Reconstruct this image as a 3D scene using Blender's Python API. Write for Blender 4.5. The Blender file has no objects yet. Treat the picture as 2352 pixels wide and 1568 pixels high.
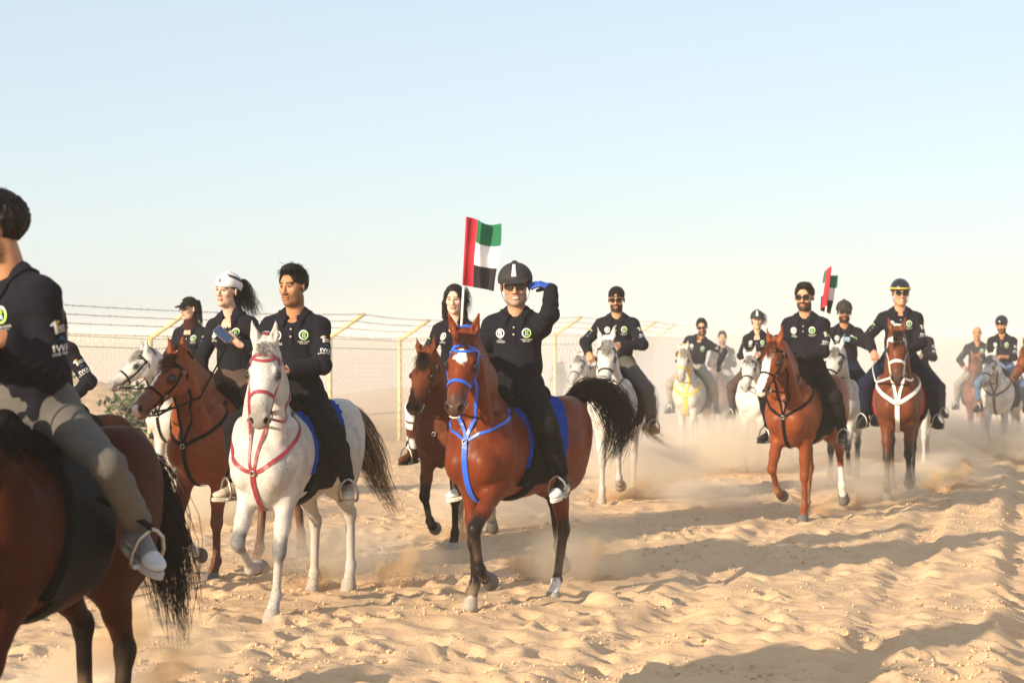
import bpy, math, random
import numpy as np
from mathutils import Vector, Matrix
from mathutils.bvhtree import BVHTree

SC = bpy.context.scene
COL = SC.collection
rnd = random.Random(7)
NR = np.random.RandomState(11)
R = math.radians
FPX = 4573.0            # focal length in photo pixels (2352 wide) for a 70 mm lens on 36 mm film
CAMH = 1.9
HAZE = 0.0012
SUN_AZ, SUN_EL = 44.0, 16.5      # sun: degrees left of straight behind the camera, degrees above horizon

# ------------------------------------------------------------------ camera, sky, sun, exposure
cd = bpy.data.cameras.new('camera'); cam = bpy.data.objects.new('camera', cd); COL.objects.link(cam)
cd.lens = 70.0; cd.sensor_width = 36.0; cd.clip_end = 6000; cd.clip_start = 0.1
cam.location = (0, 0, CAMH); cam.rotation_euler = (R(90 - 0.276), 0, 0)
cd.dof.use_dof = True; cd.dof.focus_distance = 13.0; cd.dof.aperture_fstop = 4.0
SC.camera = cam
SUNV = Vector((-math.sin(R(SUN_AZ)) * math.cos(R(SUN_EL)), -math.cos(R(SUN_AZ)) * math.cos(R(SUN_EL)), math.sin(R(SUN_EL))))
W = bpy.data.worlds.new('World'); SC.world = W; W.use_nodes = True
wn = W.node_tree.nodes; wl = W.node_tree.links
sky = wn.new('ShaderNodeTexSky'); sky.sky_type = 'NISHITA'; sky.sun_disc = False
sky.sun_elevation = R(SUN_EL); sky.sun_rotation = math.atan2(SUNV.x, SUNV.y)
sky.altitude = 0; sky.air_density = 1.0; sky.dust_density = 0.5; sky.ozone_density = 1.2
hz_ = wn.new('ShaderNodeMix'); hz_.data_type = 'RGBA'; hz_.inputs[0].default_value = 0.62; hz_.inputs[7].default_value = (4.6, 5.1, 5.75, 1)   # even veil of desert haze over the clear sky
wl.new(sky.outputs['Color'], hz_.inputs[6]); wl.new(hz_.outputs[2], wn['Background'].inputs['Color']); wn['Background'].inputs['Strength'].default_value = 0.106
sd = bpy.data.lights.new('sun', 'SUN'); so = bpy.data.objects.new('sun', sd); COL.objects.link(so)
sd.energy = 5.0; sd.angle = R(0.6); sd.color = (1.0, 0.84, 0.62)
so.rotation_euler = SUNV.to_track_quat('Z', 'Y').to_euler(); so.location = (-20, -20, 20)
SC.view_settings.view_transform = 'Standard'; SC.view_settings.look = 'None'
SC.view_settings.exposure = 0.67; SC.view_settings.gamma = 1.0; SC.view_settings.use_curve_mapping = False
SC.render.engine = 'CYCLES'
SC.cycles.volume_bounces = 2; SC.cycles.volume_step_rate = 2.0; SC.cycles.volume_max_steps = 128
SC.cycles.max_bounces = 6; SC.cycles.use_denoising = True

# ------------------------------------------------------------------ materials
def _mat(name):
    m = bpy.data.materials.new(name); m.use_nodes = True
    nt = m.node_tree; return m, nt, nt.nodes['Principled BSDF']
def _noise(nt, scale, detail=4.0, rough=0.55, co='Object', stretch=None):
    tc = nt.nodes.new('ShaderNodeTexCoord'); n = nt.nodes.new('ShaderNodeTexNoise')
    n.inputs['Scale'].default_value = scale; n.inputs['Detail'].default_value = detail; n.inputs['Roughness'].default_value = rough
    if stretch:
        mp = nt.nodes.new('ShaderNodeMapping'); mp.inputs['Scale'].default_value = stretch
        nt.links.new(tc.outputs[co], mp.inputs['Vector']); nt.links.new(mp.outputs['Vector'], n.inputs['Vector'])
    else:
        nt.links.new(tc.outputs[co], n.inputs['Vector'])
    return n
def _mix(nt, fac, a, b, mode='MIX'):
    mx = nt.nodes.new('ShaderNodeMix'); mx.data_type = 'RGBA'; mx.blend_type = mode
    for sock, v in ((mx.inputs[0], fac), (mx.inputs[6], a), (mx.inputs[7], b)):
        if hasattr(v, 'links') or hasattr(v, 'is_linked'): nt.links.new(v, sock)
        elif isinstance(v, (int, float)): sock.default_value = v
        else: sock.default_value = (*v, 1) if len(v) == 3 else v
    return mx.outputs[2]
def _ramp(nt, src, lo, hi):
    mr = nt.nodes.new('ShaderNodeMapRange'); mr.inputs[1].default_value = lo; mr.inputs[2].default_value = hi
    nt.links.new(src, mr.inputs[0]); return mr.outputs[0]
def _bump(nt, bs, src, strength, dist=0.01):
    b = nt.nodes.new('ShaderNodeBump'); b.inputs['Strength'].default_value = strength; b.inputs['Distance'].default_value = dist
    nt.links.new(src, b.inputs['Height']); nt.links.new(b.outputs['Normal'], bs.inputs['Normal'])
def plain(name, col, rough=0.6, metal=0.0, nscale=30, nvar=0.25, bump=0.15, spec=None):
    m, nt, bs = _mat(name)
    n = _noise(nt, nscale)
    dark = tuple(c * (1 - nvar) for c in col); light = tuple(min(1, c * (1 + nvar)) for c in col)
    nt.links.new(_mix(nt, n.outputs['Fac'], dark, light), bs.inputs['Base Color'])
    bs.inputs['Roughness'].default_value = rough; bs.inputs['Metallic'].default_value = metal
    if spec is not None: bs.inputs['Specular IOR Level'].default_value = spec; bs.inputs['IOR'].default_value = 1.07
    if bump: _bump(nt, bs, n.outputs['Fac'], bump, 0.004)
    return m
def attr_mat(name, rough=0.6, streak=0.0, *_a, **_k): return _attr_mat(name, rough, streak, *_a, **_k)
def _attr_mat(name, rough=0.6, streak=0.0, var=0.12, nscale=18, bump=0.1, bscale=220, sss=0.0, specks=False, spec=0.5, ior=1.3):
    m, nt, bs = _mat(name)
    a = nt.nodes.new('ShaderNodeAttribute'); a.attribute_name = 'Col'
    n = _noise(nt, nscale); c = a.outputs['Color']
    f = _ramp(nt, n.outputs['Fac'], 0.3, 0.7)
    g = nt.nodes.new('ShaderNodeMapRange'); g.inputs[3].default_value = 1 - var; g.inputs[4].default_value = 1 + var
    if streak:
        sn = _noise(nt, 46, 5, 0.7, stretch=(1.0, 1.0, 0.22)); sm = nt.nodes.new('ShaderNodeMath'); sm.operation = 'MULTIPLY_ADD'; sm.inputs[1].default_value = streak * 2; sm.inputs[2].default_value = -streak
        nt.links.new(sn.outputs['Fac'], sm.inputs[0]); ad2 = nt.nodes.new('ShaderNodeMath'); nt.links.new(sm.outputs[0], ad2.inputs[0]); nt.links.new(f, ad2.inputs[1]); f = ad2.outputs[0]
    nt.links.new(f, g.inputs[0])
    vm = nt.nodes.new('ShaderNodeVectorMath'); vm.operation = 'SCALE'
    nt.links.new(c, vm.inputs[0]); nt.links.new(g.outputs[0], vm.inputs['Scale']); c = vm.outputs[0]
    if specks:
        s1 = _noise(nt, 95, 2.0, 0.6); s2 = _noise(nt, 5, 2)
        k = nt.nodes.new('ShaderNodeMath'); k.operation = 'MULTIPLY'
        nt.links.new(_ramp(nt, s1.outputs['Fac'], 0.585, 0.66), k.inputs[0]); nt.links.new(_ramp(nt, s2.outputs['Fac'], 0.40, 0.62), k.inputs[1])
        c = _mix(nt, k.outputs[0], c, (0.16, 0.11, 0.08))
        s3 = _noise(nt, 9, 5)
        c = _mix(nt, _ramp(nt, s3.outputs['Fac'], 0.48, 0.75), c, (0.36, 0.34, 0.33))
    nt.links.new(c, bs.inputs['Base Color'])
    bs.inputs['Roughness'].default_value = rough; bs.inputs['Specular IOR Level'].default_value = spec; bs.inputs['IOR'].default_value = ior
    if sss:
        bs.inputs['Subsurface Weight'].default_value = sss; bs.inputs['Subsurface Radius'].default_value = (0.012, 0.005, 0.003); bs.inputs['Subsurface Scale'].default_value = 1.0
    b = _noise(nt, bscale, 3); _bump(nt, bs, b.outputs['Fac'], bump, 0.004)
    return m
def cloth(name, col, wr=0.35):
    m, nt, bs = _mat(name)
    n = _noise(nt, 9, 5, 0.6, stretch=(1, 1, 2.2)); w = _noise(nt, 420, 2)
    nt.links.new(_mix(nt, n.outputs['Fac'], tuple(c * 0.75 for c in col), tuple(c * 1.3 for c in col)), bs.inputs['Base Color'])
    ad = nt.nodes.new('ShaderNodeMath'); ad.operation = 'MULTIPLY_ADD'; ad.inputs[1].default_value = 0.10
    nt.links.new(w.outputs['Fac'], ad.inputs[0]); nt.links.new(n.outputs['Fac'], ad.inputs[2])
    _bump(nt, bs, ad.outputs[0], wr, 0.03)
    bs.inputs['Roughness'].default_value = 0.9; bs.inputs['Specular IOR Level'].default_value = 0.3; bs.inputs['IOR'].default_value = 1.12
    bs.inputs['Sheen Weight'].default_value = 0.02; bs.inputs['Sheen Roughness'].default_value = 0.5
    return m
M = {}
M['coat'] = attr_mat('horse_coat', 0.40, 1.3, 0.16, 7, 0.22, 60, spec=0.6, ior=1.20)
M['darkcoat'] = attr_mat('dark_horse_coat', 0.5, 1.0, 0.16, 7, 0.22, 60, spec=0.6, ior=1.08)
M['greycoat'] = attr_mat('grey_horse_coat', 0.6, 0.8, 0.10, 9, 0.18, 60, specks=True, spec=0.5, ior=1.15)
M['skin'] = attr_mat('skin', 0.5, 0.0, 0.06, 30, 0.08, 300, sss=0.10, spec=0.4)
M['painted'] = attr_mat('dyed_cloth', 0.85, 0.0, 0.08, 20, 0.3, 60, spec=0.2)
M['print'] = attr_mat('printed_ink', 0.7, 0.0, 0.03, 40, 0.0, 60, spec=0.2)
M['hairc'] = attr_mat('strand_hair', 0.5, 0.0, 0.15, 9, 0.0, 60, spec=0.35)
M['shoe'] = attr_mat('shoe_leather', 0.55, 0.0, 0.1, 30, 0.15, 120)
M['polo'] = cloth('navy_polo_fabric', (0.0125, 0.0125, 0.0180))
M['black_cloth'] = cloth('black_fabric', (0.0110, 0.0108, 0.0120))
M['grey_cloth'] = cloth('grey_fabric', (0.105, 0.096, 0.086))
M['brown_cloth'] = cloth('brown_fabric', (0.075, 0.05, 0.04))
M['navy_cloth'] = cloth('navy_fabric', (0.010, 0.014, 0.035))
M['white_cloth'] = cloth('white_fabric', (0.78, 0.77, 0.75))
M['denim'] = cloth('denim_fabric', (0.10, 0.16, 0.26))
M['stone_cloth'] = cloth('stone_fabric', (0.30, 0.27, 0.22))
M['leather'] = plain('black_leather', (0.008, 0.007, 0.0065), 0.5, spec=0.6)
M['brown_leather'] = plain('brown_leather', (0.10, 0.035, 0.018), 0.6, spec=0.1)
M['red_leather'] = plain('red_strap', (0.26, 0.025, 0.035), 0.45)
M['blue_strap'] = plain('blue_strap', (0.02, 0.11, 0.62), 0.35, nvar=0.12)
M['yellow_strap'] = plain('yellow_strap', (0.75, 0.46, 0.03), 0.5)
M['white_strap'] = plain('white_strap', (0.78, 0.76, 0.70), 0.5)
M['blue_fleece'] = plain('blue_fleece', (0.010, 0.05, 0.28), 0.95, nscale=160, nvar=0.5, bump=1.0, spec=0.1)
M['red_fleece'] = plain('red_felt', (0.42, 0.015, 0.03), 0.95, nscale=120, spec=0.1)
M['black_felt'] = plain('black_felt', (0.010, 0.010, 0.011), 0.95, nscale=120, spec=0.08)
M['steel'] = plain('steel', (0.40, 0.375, 0.34), 0.38, 0.85, bump=0.05)
M['hoof'] = plain('hoof_horn', (0.33, 0.28, 0.23), 0.7, nscale=25, nvar=0.35)
M['darkhoof'] = plain('dark_hoof_horn', (0.10, 0.09, 0.085), 0.65, nscale=25, nvar=0.35)
M['eye'] = plain('dark_eye', (0.012, 0.008, 0.006), 0.08, bump=0)
M['eyewhite'] = plain('eye_white', (0.62, 0.58, 0.54), 0.2, bump=0)
M['lens'] = plain('dark_lens', (0.008, 0.008, 0.009), 0.07, bump=0)
M['plastic'] = plain('black_plastic', (0.012, 0.012, 0.013), 0.35, bump=0)
M['helmet'] = plain('black_helmet_velvet', (0.018, 0.016, 0.014), 0.8, nscale=200)
M['gloss'] = plain('glossy_helmet_shell', (0.012, 0.014, 0.016), 0.18, bump=0)
M['yellow'] = plain('yellow_trim', (0.75, 0.52, 0.03), 0.4)
M['silver'] = plain('silver_strip', (0.70, 0.69, 0.66), 0.4)
M['teeth'] = plain('teeth', (0.78, 0.70, 0.52), 0.3, nscale=60)
M['screen'] = plain('phone_screen', (0.02, 0.04, 0.09), 0.08, bump=0)
M['phone'] = plain('phone_case', (0.25, 0.20, 0.15), 0.3, 0.6, bump=0)
M['blue_glove'] = plain('blue_glove_fabric', (0.02, 0.075, 0.42), 0.6, nscale=90)
M['pale_glove'] = plain('pale_blue_glove_fabric', (0.24, 0.33, 0.42), 0.7, nscale=90)
M['white_glove'] = plain('white_glove_fabric', (0.7, 0.68, 0.62), 0.7, nscale=90)
M['cream_paint'] = plain('cream_paint', (0.62, 0.50, 0.27), 0.55, nscale=14, nvar=0.2)
M['wire'] = plain('galvanised_wire', (0.30, 0.29, 0.27), 0.5, 0.5, bump=0)
M['leaf'] = plain('shrub_leaf', (0.075, 0.10, 0.035), 0.6, nscale=6, nvar=0.5)
M['stem'] = plain('shrub_stem', (0.16, 0.11, 0.06), 0.8)
M['pebble'] = plain('pale_stone', (0.56, 0.43, 0.29), 0.8, nscale=3, nvar=0.4)

# ------------------------------------------------------------------ object helpers
def link(o, parent=None, mat=None):
    COL.objects.link(o)
    if parent is not None: o.parent = parent
    if mat is not None: o.data.materials.append(mat)
    return o
def thing(name, label, cat, loc, rz=0.0, sc=1.0, group=None):
    o = bpy.data.objects.new(name, None); COL.objects.link(o)
    o.empty_display_size = 0.2; o.location = loc; o.rotation_euler = (0, 0, rz); o.scale = (sc, sc, sc)
    o['label'] = label; o['category'] = cat
    if group: o['group'] = group
    return o
def np_mesh(name, V, Q, col=None, smooth=True):
    me = bpy.data.meshes.new(name)
    V = np.ascontiguousarray(V, dtype=np.float32); Q = np.ascontiguousarray(Q, dtype=np.int32)
    me.vertices.add(len(V)); me.vertices.foreach_set('co', V.ravel())
    nf, k = Q.shape
    me.loops.add(nf * k); me.loops.foreach_set('vertex_index', Q.ravel())
    me.polygons.add(nf); me.polygons.foreach_set('loop_start', np.arange(0, nf * k, k, dtype=np.int32))
    me.polygons.foreach_set('use_smooth', np.full(nf, smooth))
    me.update(calc_edges=True)
    if col is not None:
        a = me.color_attributes.new('Col', 'FLOAT_COLOR', 'POINT')
        c = np.ones((len(V), 4), np.float32); c[:, :3] = col; a.data.foreach_set('color', c.ravel())
    return me
def obj(name, V, Q, mat, parent=None, col=None, smooth=True):
    return link(bpy.data.objects.new(name, np_mesh(name, V, Q, col, smooth)), parent, mat)
class MB:
    """collects tris/quads"""
    def __init__(s): s.v = []; s.f = []
    def add(s, V, F):
        b = len(s.v); s.v.extend([tuple(p) for p in V]); s.f.extend([tuple(i + b for i in f) for f in F])
    def box(s, c, h, rot=None):
        P = [Vector((x * h[0], y * h[1], z * h[2])) for x in (-1, 1) for y in (-1, 1) for z in (-1, 1)]
        if rot is not None: P = [rot @ p for p in P]
        s.add([p + Vector(c) for p in P], [(0, 1, 3, 2), (4, 6, 7, 5), (0, 4, 5, 1), (2, 3, 7, 6), (0, 2, 6, 4), (1, 5, 7, 3)])
    def tube(s, pts, r, n=6, closed=False, cap=True):
        P = [Vector(p) for p in pts]; N = len(P); rr = r if hasattr(r, '__len__') else [r] * N
        V = []; up = None
        for i in range(N):
            t = (P[(i + 1) % N] - P[i - 1]) if closed else (P[min(i + 1, N - 1)] - P[max(i - 1, 0)])
            if t.length < 1e-9: t = Vector((0, 0, 1))
            t.normalize()
            if up is None: up = Vector((0, 0, 1)) if abs(t.z) < 0.9 else Vector((1, 0, 0))
            a = (up - t * up.dot(t))
            if a.length < 1e-6: a = t.orthogonal()
            a.normalize(); b = t.cross(a); up = a
            for j in range(n):
                th = 2 * math.pi * j / n; V.append(P[i] + (a * math.cos(th) + b * math.sin(th)) * rr[i])
        F = []
        for i in range(N if closed else N - 1):
            for j in range(n):
                i2 = (i + 1) % N; F.append((i * n + j, i * n + (j + 1) % n, i2 * n + (j + 1) % n, i2 * n + j))
        if cap and not closed:
            F.append(tuple(range(n))[::-1]); F.append(tuple((N - 1) * n + j for j in range(n)))
        s.add(V, F)
    def ribbon(s, pts, nor, w, t, closed=False):
        P = [Vector(p) for p in pts]; N = len(P); V = []
        ww = w if hasattr(w, '__len__') else [w] * N
        for i in range(N):
            tg = (P[(i + 1) % N] - P[i - 1]) if closed else (P[min(i + 1, N - 1)] - P[max(i - 1, 0)])
            tg.normalize(); n = Vector(nor[i]); sd_ = tg.cross(n)
            if sd_.length < 1e-6: sd_ = tg.orthogonal()
            sd_.normalize(); n = sd_.cross(tg).normalized()
            for a, b in ((-1, -0.5), (1, -0.5), (1, 0.5), (-1, 0.5)): V.append(P[i] + sd_ * a * ww[i] / 2 + n * b * t)
        F = []
        for i in range(N if closed else N - 1):
            i2 = (i + 1) % N
            for j in range(4): F.append((i * 4 + j, i * 4 + (j + 1) % 4, i2 * 4 + (j + 1) % 4, i2 * 4 + j))
        if not closed: F += [(0, 1, 2, 3), ((N - 1) * 4 + 3, (N - 1) * 4 + 2, (N - 1) * 4 + 1, (N - 1) * 4)]
        s.add(V, F)
    def build(s, name, mat, parent=None, smooth=True):
        me = bpy.data.meshes.new(name); me.from_pydata(s.v, [], s.f)
        if smooth: me.polygons.foreach_set('use_smooth', [True] * len(me.polygons))
        me.update(); return link(bpy.data.objects.new(name, me), parent, mat)
def crom(P, n):
    P = np.asarray(P, float); Q = np.vstack([2 * P[0] - P[1], P, 2 * P[-1] - P[-2]]); out = []
    for t in np.linspace(0, len(P) - 1, n):
        i = min(int(t), len(P) - 2); u = t - i; a, b, c, d = Q[i:i + 4]
        out.append(0.5 * (2 * b + (c - a) * u + (2 * a - 5 * b + 4 * c - d) * u * u + (3 * b - a - 3 * c + d) * u ** 3))
    return np.array(out)
def strand_mesh(name, paths, r, mat, parent, col, taper=0.25):
    """paths (S,N,3) -> thin three sided tubes; col (S,3) or (3,)"""
    Pn = np.asarray(paths, float); S, N, _ = Pn.shape
    T = np.gradient(Pn, axis=1); T /= np.linalg.norm(T, axis=2, keepdims=True) + 1e-9
    ref = np.where(np.abs(T[..., 2:3]) < 0.9, np.array([0, 0, 1.0]), np.array([0, 1.0, 0]))
    A = np.cross(T, ref); A /= np.linalg.norm(A, axis=2, keepdims=True) + 1e-9; B = np.cross(T, A)
    rad = (r if np.ndim(r) else np.full(S, r))[:, None] * (1 - (1 - taper) * np.linspace(0, 1, N)[None, :] ** 2)
    V = np.stack([Pn + (A * math.cos(a) + B * math.sin(a)) * rad[..., None] for a in (0.3, 2.4, 4.5)], axis=2).reshape(-1, 3)
    i = np.arange(S)[:, None, None] * (N * 3) + np.arange(N - 1)[None, :, None] * 3; j = np.arange(3)[None, None, :]; j2 = (j + 1) % 3
    Q = np.stack([i + j, i + j2, i + 3 + j2, i + 3 + j], axis=-1).reshape(-1, 4)
    c = np.asarray(col, float)
    if c.ndim == 2: c = np.repeat(c, N * 3, axis=0)
    return obj(name, V, Q, mat, parent, c)

# ------------------------------------------------------------------ implicit surfaces
class Space:
    def __init__(s, Rm=None, t=(0, 0, 0), k=1.0): s.k = np.asarray(k, float) * np.ones(3); s.km = float(np.min(s.k)); s.R = np.eye(3) if Rm is None else np.asarray(Rm, float); s.t = np.asarray(t, float)
    def w(s, p): return s.R @ (np.asarray(p, float) * s.k) + s.t
    def local(s, P): return (np.asarray(P) - s.t) @ s.R / s.k
ID = Space()
def frame(fx, up):
    x = np.asarray(fx, float); x = x / np.linalg.norm(x); z = np.asarray(up, float); z = z - x * z.dot(x); z /= np.linalg.norm(z)
    return np.stack([x, np.cross(z, x), z], axis=1)
def euler_np(yaw, pitch=0, roll=0):
    return np.array(Matrix.Rotation(R(yaw), 3, 'Z') @ Matrix.Rotation(R(pitch), 3, 'Y') @ Matrix.Rotation(R(roll), 3, 'X'))
class Grid:
    def __init__(s, lo, hi, v):
        s.lo = np.asarray(lo, float); s.v = v; s.n = np.ceil((np.asarray(hi) - s.lo) / v).astype(int) + 1
        s.f = np.full(s.n, 0.25, np.float32)
    def axes(s, a, b): return [(s.lo[i] + s.v * np.arange(a[i], b[i])).astype(np.float32) for i in range(3)]
    def _rng(s, lo, hi):
        a = np.clip(np.floor((lo - s.lo) / s.v).astype(int), 0, s.n); b = np.clip(np.ceil((hi - s.lo) / s.v).astype(int) + 1, 0, s.n); return a, b
    def _loc(s, a, b, sp):
        x, y, z = s.axes(a, b); x = x[:, None, None] - np.float32(sp.t[0]); y = y[None, :, None] - np.float32(sp.t[1]); z = z[None, None, :] - np.float32(sp.t[2])
        Rm = sp.R.astype(np.float32)
        if sp is ID or (np.all(sp.k == 1.0) and np.allclose(Rm, np.eye(3))): return x, y, z
        return tuple((x * Rm[0, i] + y * Rm[1, i] + z * Rm[2, i]) / np.float32(sp.k[i]) for i in range(3))
    def _comb(s, a, b, d, k, sub):
        sl = tuple(slice(a[i], b[i]) for i in range(3)); f = s.f[sl]
        if sub:
            d = -d; h = np.maximum(k - np.abs(f - d), 0) / k; s.f[sl] = np.maximum(f, d) + h * h * (k * 0.25)
        else:
            h = np.maximum(k - np.abs(f - d), 0) / k; s.f[sl] = np.minimum(f, d) - h * h * (k * 0.25)
    def cone(s, A, B, ra, rb, sy=1.0, k=0.03, sp=ID, sub=False):
        A = np.asarray(A, float); B = np.asarray(B, float); r = max(ra, rb); ext = np.array([r, r * max(sy, 0.2), r])
        lo = np.minimum(A, B) - ext; hi = np.maximum(A, B) + ext
        a, b = s._box(lo, hi, sp, k)
        if np.any(b <= a): return
        x, y, z = s._loc(a, b, sp); D = B - A; Dy = D[1] / sy
        x = x - np.float32(A[0]); y = (y - np.float32(A[1])) / np.float32(sy); z = z - np.float32(A[2])
        dd = D[0] ** 2 + Dy ** 2 + D[2] ** 2 + 1e-12
        t = np.clip((x * np.float32(D[0] / dd) + y * np.float32(Dy / dd) + z * np.float32(D[2] / dd)), 0, 1)
        d = np.sqrt((x - t * np.float32(D[0])) ** 2 + (y - t * np.float32(Dy)) ** 2 + (z - t * np.float32(D[2])) ** 2) - (np.float32(ra) + t * np.float32(rb - ra))
        if sy < 1: d = d * np.float32(0.5 + 0.5 * sy)
        if sp.km != 1: d = d * np.float32(sp.km)
        s._comb(a, b, d, k, sub)
    def ell(s, C, r, k=0.03, sp=ID, rot=None, sub=False):
        C = np.asarray(C, float); r = np.asarray(r, float)
        if rot is not None: sp = Space(sp.R @ np.asarray(rot), sp.w(C), sp.k); C = np.zeros(3)
        a, b = s._box(C - r, C + r, sp, k)
        if np.any(b <= a): return
        x, y, z = s._loc(a, b, sp); q = [x - np.float32(C[0]), y - np.float32(C[1]), z - np.float32(C[2])]
        k0 = np.sqrt((q[0] / r[0]) ** 2 + (q[1] / r[1]) ** 2 + (q[2] / r[2]) ** 2)
        k1 = np.sqrt((q[0] / r[0] ** 2) ** 2 + (q[1] / r[1] ** 2) ** 2 + (q[2] / r[2] ** 2) ** 2)
        s._comb(a, b, (k0 * (k0 - 1) / np.maximum(k1, 1e-6) * sp.km).astype(np.float32), k, sub)
    def _box(s, lo, hi, sp, k):
        c = (lo + hi) / 2; h = (hi - lo) / 2; cw = sp.w(c); hw = np.abs(sp.R) @ (h * sp.k) + max(k, 0.03) + 0.065
        return s._rng(cw - hw, cw + hw)
    def full(s): return np.zeros(3, int), s.n.copy()
    def coords(s): return s._loc(*s.full(), ID)
    def crop(s, lo, hi):
        a, b = s._rng(np.asarray(lo, float), np.asarray(hi, float)); g = Grid.__new__(Grid); g.lo = s.lo + s.v * a; g.v = s.v
        g.f = s.f[a[0]:b[0], a[1]:b[1], a[2]:b[2]].copy(); g.n = np.array(g.f.shape); return g
    def mesh(s):
        f = np.pad(s.f, 1, constant_values=0.2); s_ = f < 0; lo = s.lo - s.v
        c = np.zeros(tuple(np.array(f.shape) - 1), np.int8); offs = [(i, j, k) for i in (0, 1) for j in (0, 1) for k in (0, 1)]
        nx, ny, nz = c.shape
        for i, j, k in offs: c += s_[i:i + nx, j:j + ny, k:k + nz]
        mask = (c > 0) & (c < 8); idx = np.argwhere(mask)
        vid = np.full(c.shape, -1, np.int32); vid[mask] = np.arange(len(idx), dtype=np.int32)
        vals = np.stack([f[idx[:, 0] + i, idx[:, 1] + j, idx[:, 2] + k] for i, j, k in offs], axis=1)
        acc = np.zeros((len(idx), 3)); cnt = np.zeros(len(idx)); O = np.array(offs, float)
        for a in range(8):
            for b in range(a + 1, 8):
                if np.abs(O[a] - O[b]).sum() != 1: continue
                m = (vals[:, a] < 0) != (vals[:, b] < 0); t = vals[:, a] / np.where(m, vals[:, a] - vals[:, b], 1)
                acc += np.where(m[:, None], O[a] + t[:, None] * (O[b] - O[a]), 0); cnt += m
        V = lo + s.v * (idx + acc / cnt[:, None]); F = []
        for ax in range(3):
            sa = np.moveaxis(s_, ax, 0); d = sa[:-1] != sa[1:]; e = np.argwhere(d[:, 1:-1, 1:-1]); e[:, 1:] += 1
            ins = sa[e[:, 0], e[:, 1], e[:, 2]]; vv = np.moveaxis(vid, ax, 0); i, j, k = e.T
            q = np.stack([vv[i, j - 1, k - 1], vv[i, j, k - 1], vv[i, j, k], vv[i, j - 1, k]], axis=1)
            flip = ~ins if ax != 1 else ins
            q[flip] = q[flip][:, ::-1]; F.append(q)
        return V, np.vstack(F)
def sbox(x, y, z, lo, hi):
    """signed distance-like box on broadcast coordinate arrays"""
    d = np.float32(-9)
    for c, a, b in ((x, lo[0], hi[0]), (y, lo[1], hi[1]), (z, lo[2], hi[2])): d = np.maximum(d, np.maximum(np.float32(a) - c, c - np.float32(b)))
    return d
_lat = NR.rand(64, 64, 64).astype(np.float32)
def vnoise3(P):
    P = np.asarray(P, float); i = np.floor(P).astype(int); u = P - i; u = u * u * (3 - 2 * u); r = 0
    for a in (0, 1):
        for b in (0, 1):
            for c in (0, 1):
                w = (u[..., 0] if a else 1 - u[..., 0]) * (u[..., 1] if b else 1 - u[..., 1]) * (u[..., 2] if c else 1 - u[..., 2])
                r = r + w * _lat[(i[..., 0] + a) & 63, (i[..., 1] + b) & 63, (i[..., 2] + c) & 63]
    return r
def sstep(a, b, x): t = np.clip((x - a) / (b - a), 0, 1); return t * t * (3 - 2 * t)
def segd(P, A, B):
    A = np.asarray(A); D = np.asarray(B) - A; t = np.clip(((P - A) @ D) / (D @ D), 0, 1); return np.linalg.norm(P - A - t[:, None] * D, axis=1), t
def mixc(c, col, w): return c * (1 - w[:, None]) + np.asarray(col) * w[:, None]

def displace(o, fn):
    me = o.data; n = len(me.vertices); V = np.empty(n * 3, np.float32); N = np.empty(n * 3, np.float32)
    me.vertices.foreach_get('co', V); me.vertices.foreach_get('normal', N); V = V.reshape(-1, 3).astype(float); N = N.reshape(-1, 3)
    V = V + N * fn(V)[:, None]; me.vertices.foreach_set('co', V.astype(np.float32).ravel()); me.update(); return V
def ridge(P, f): return -np.abs(2 * vnoise3(P * f) - 1)


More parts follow.
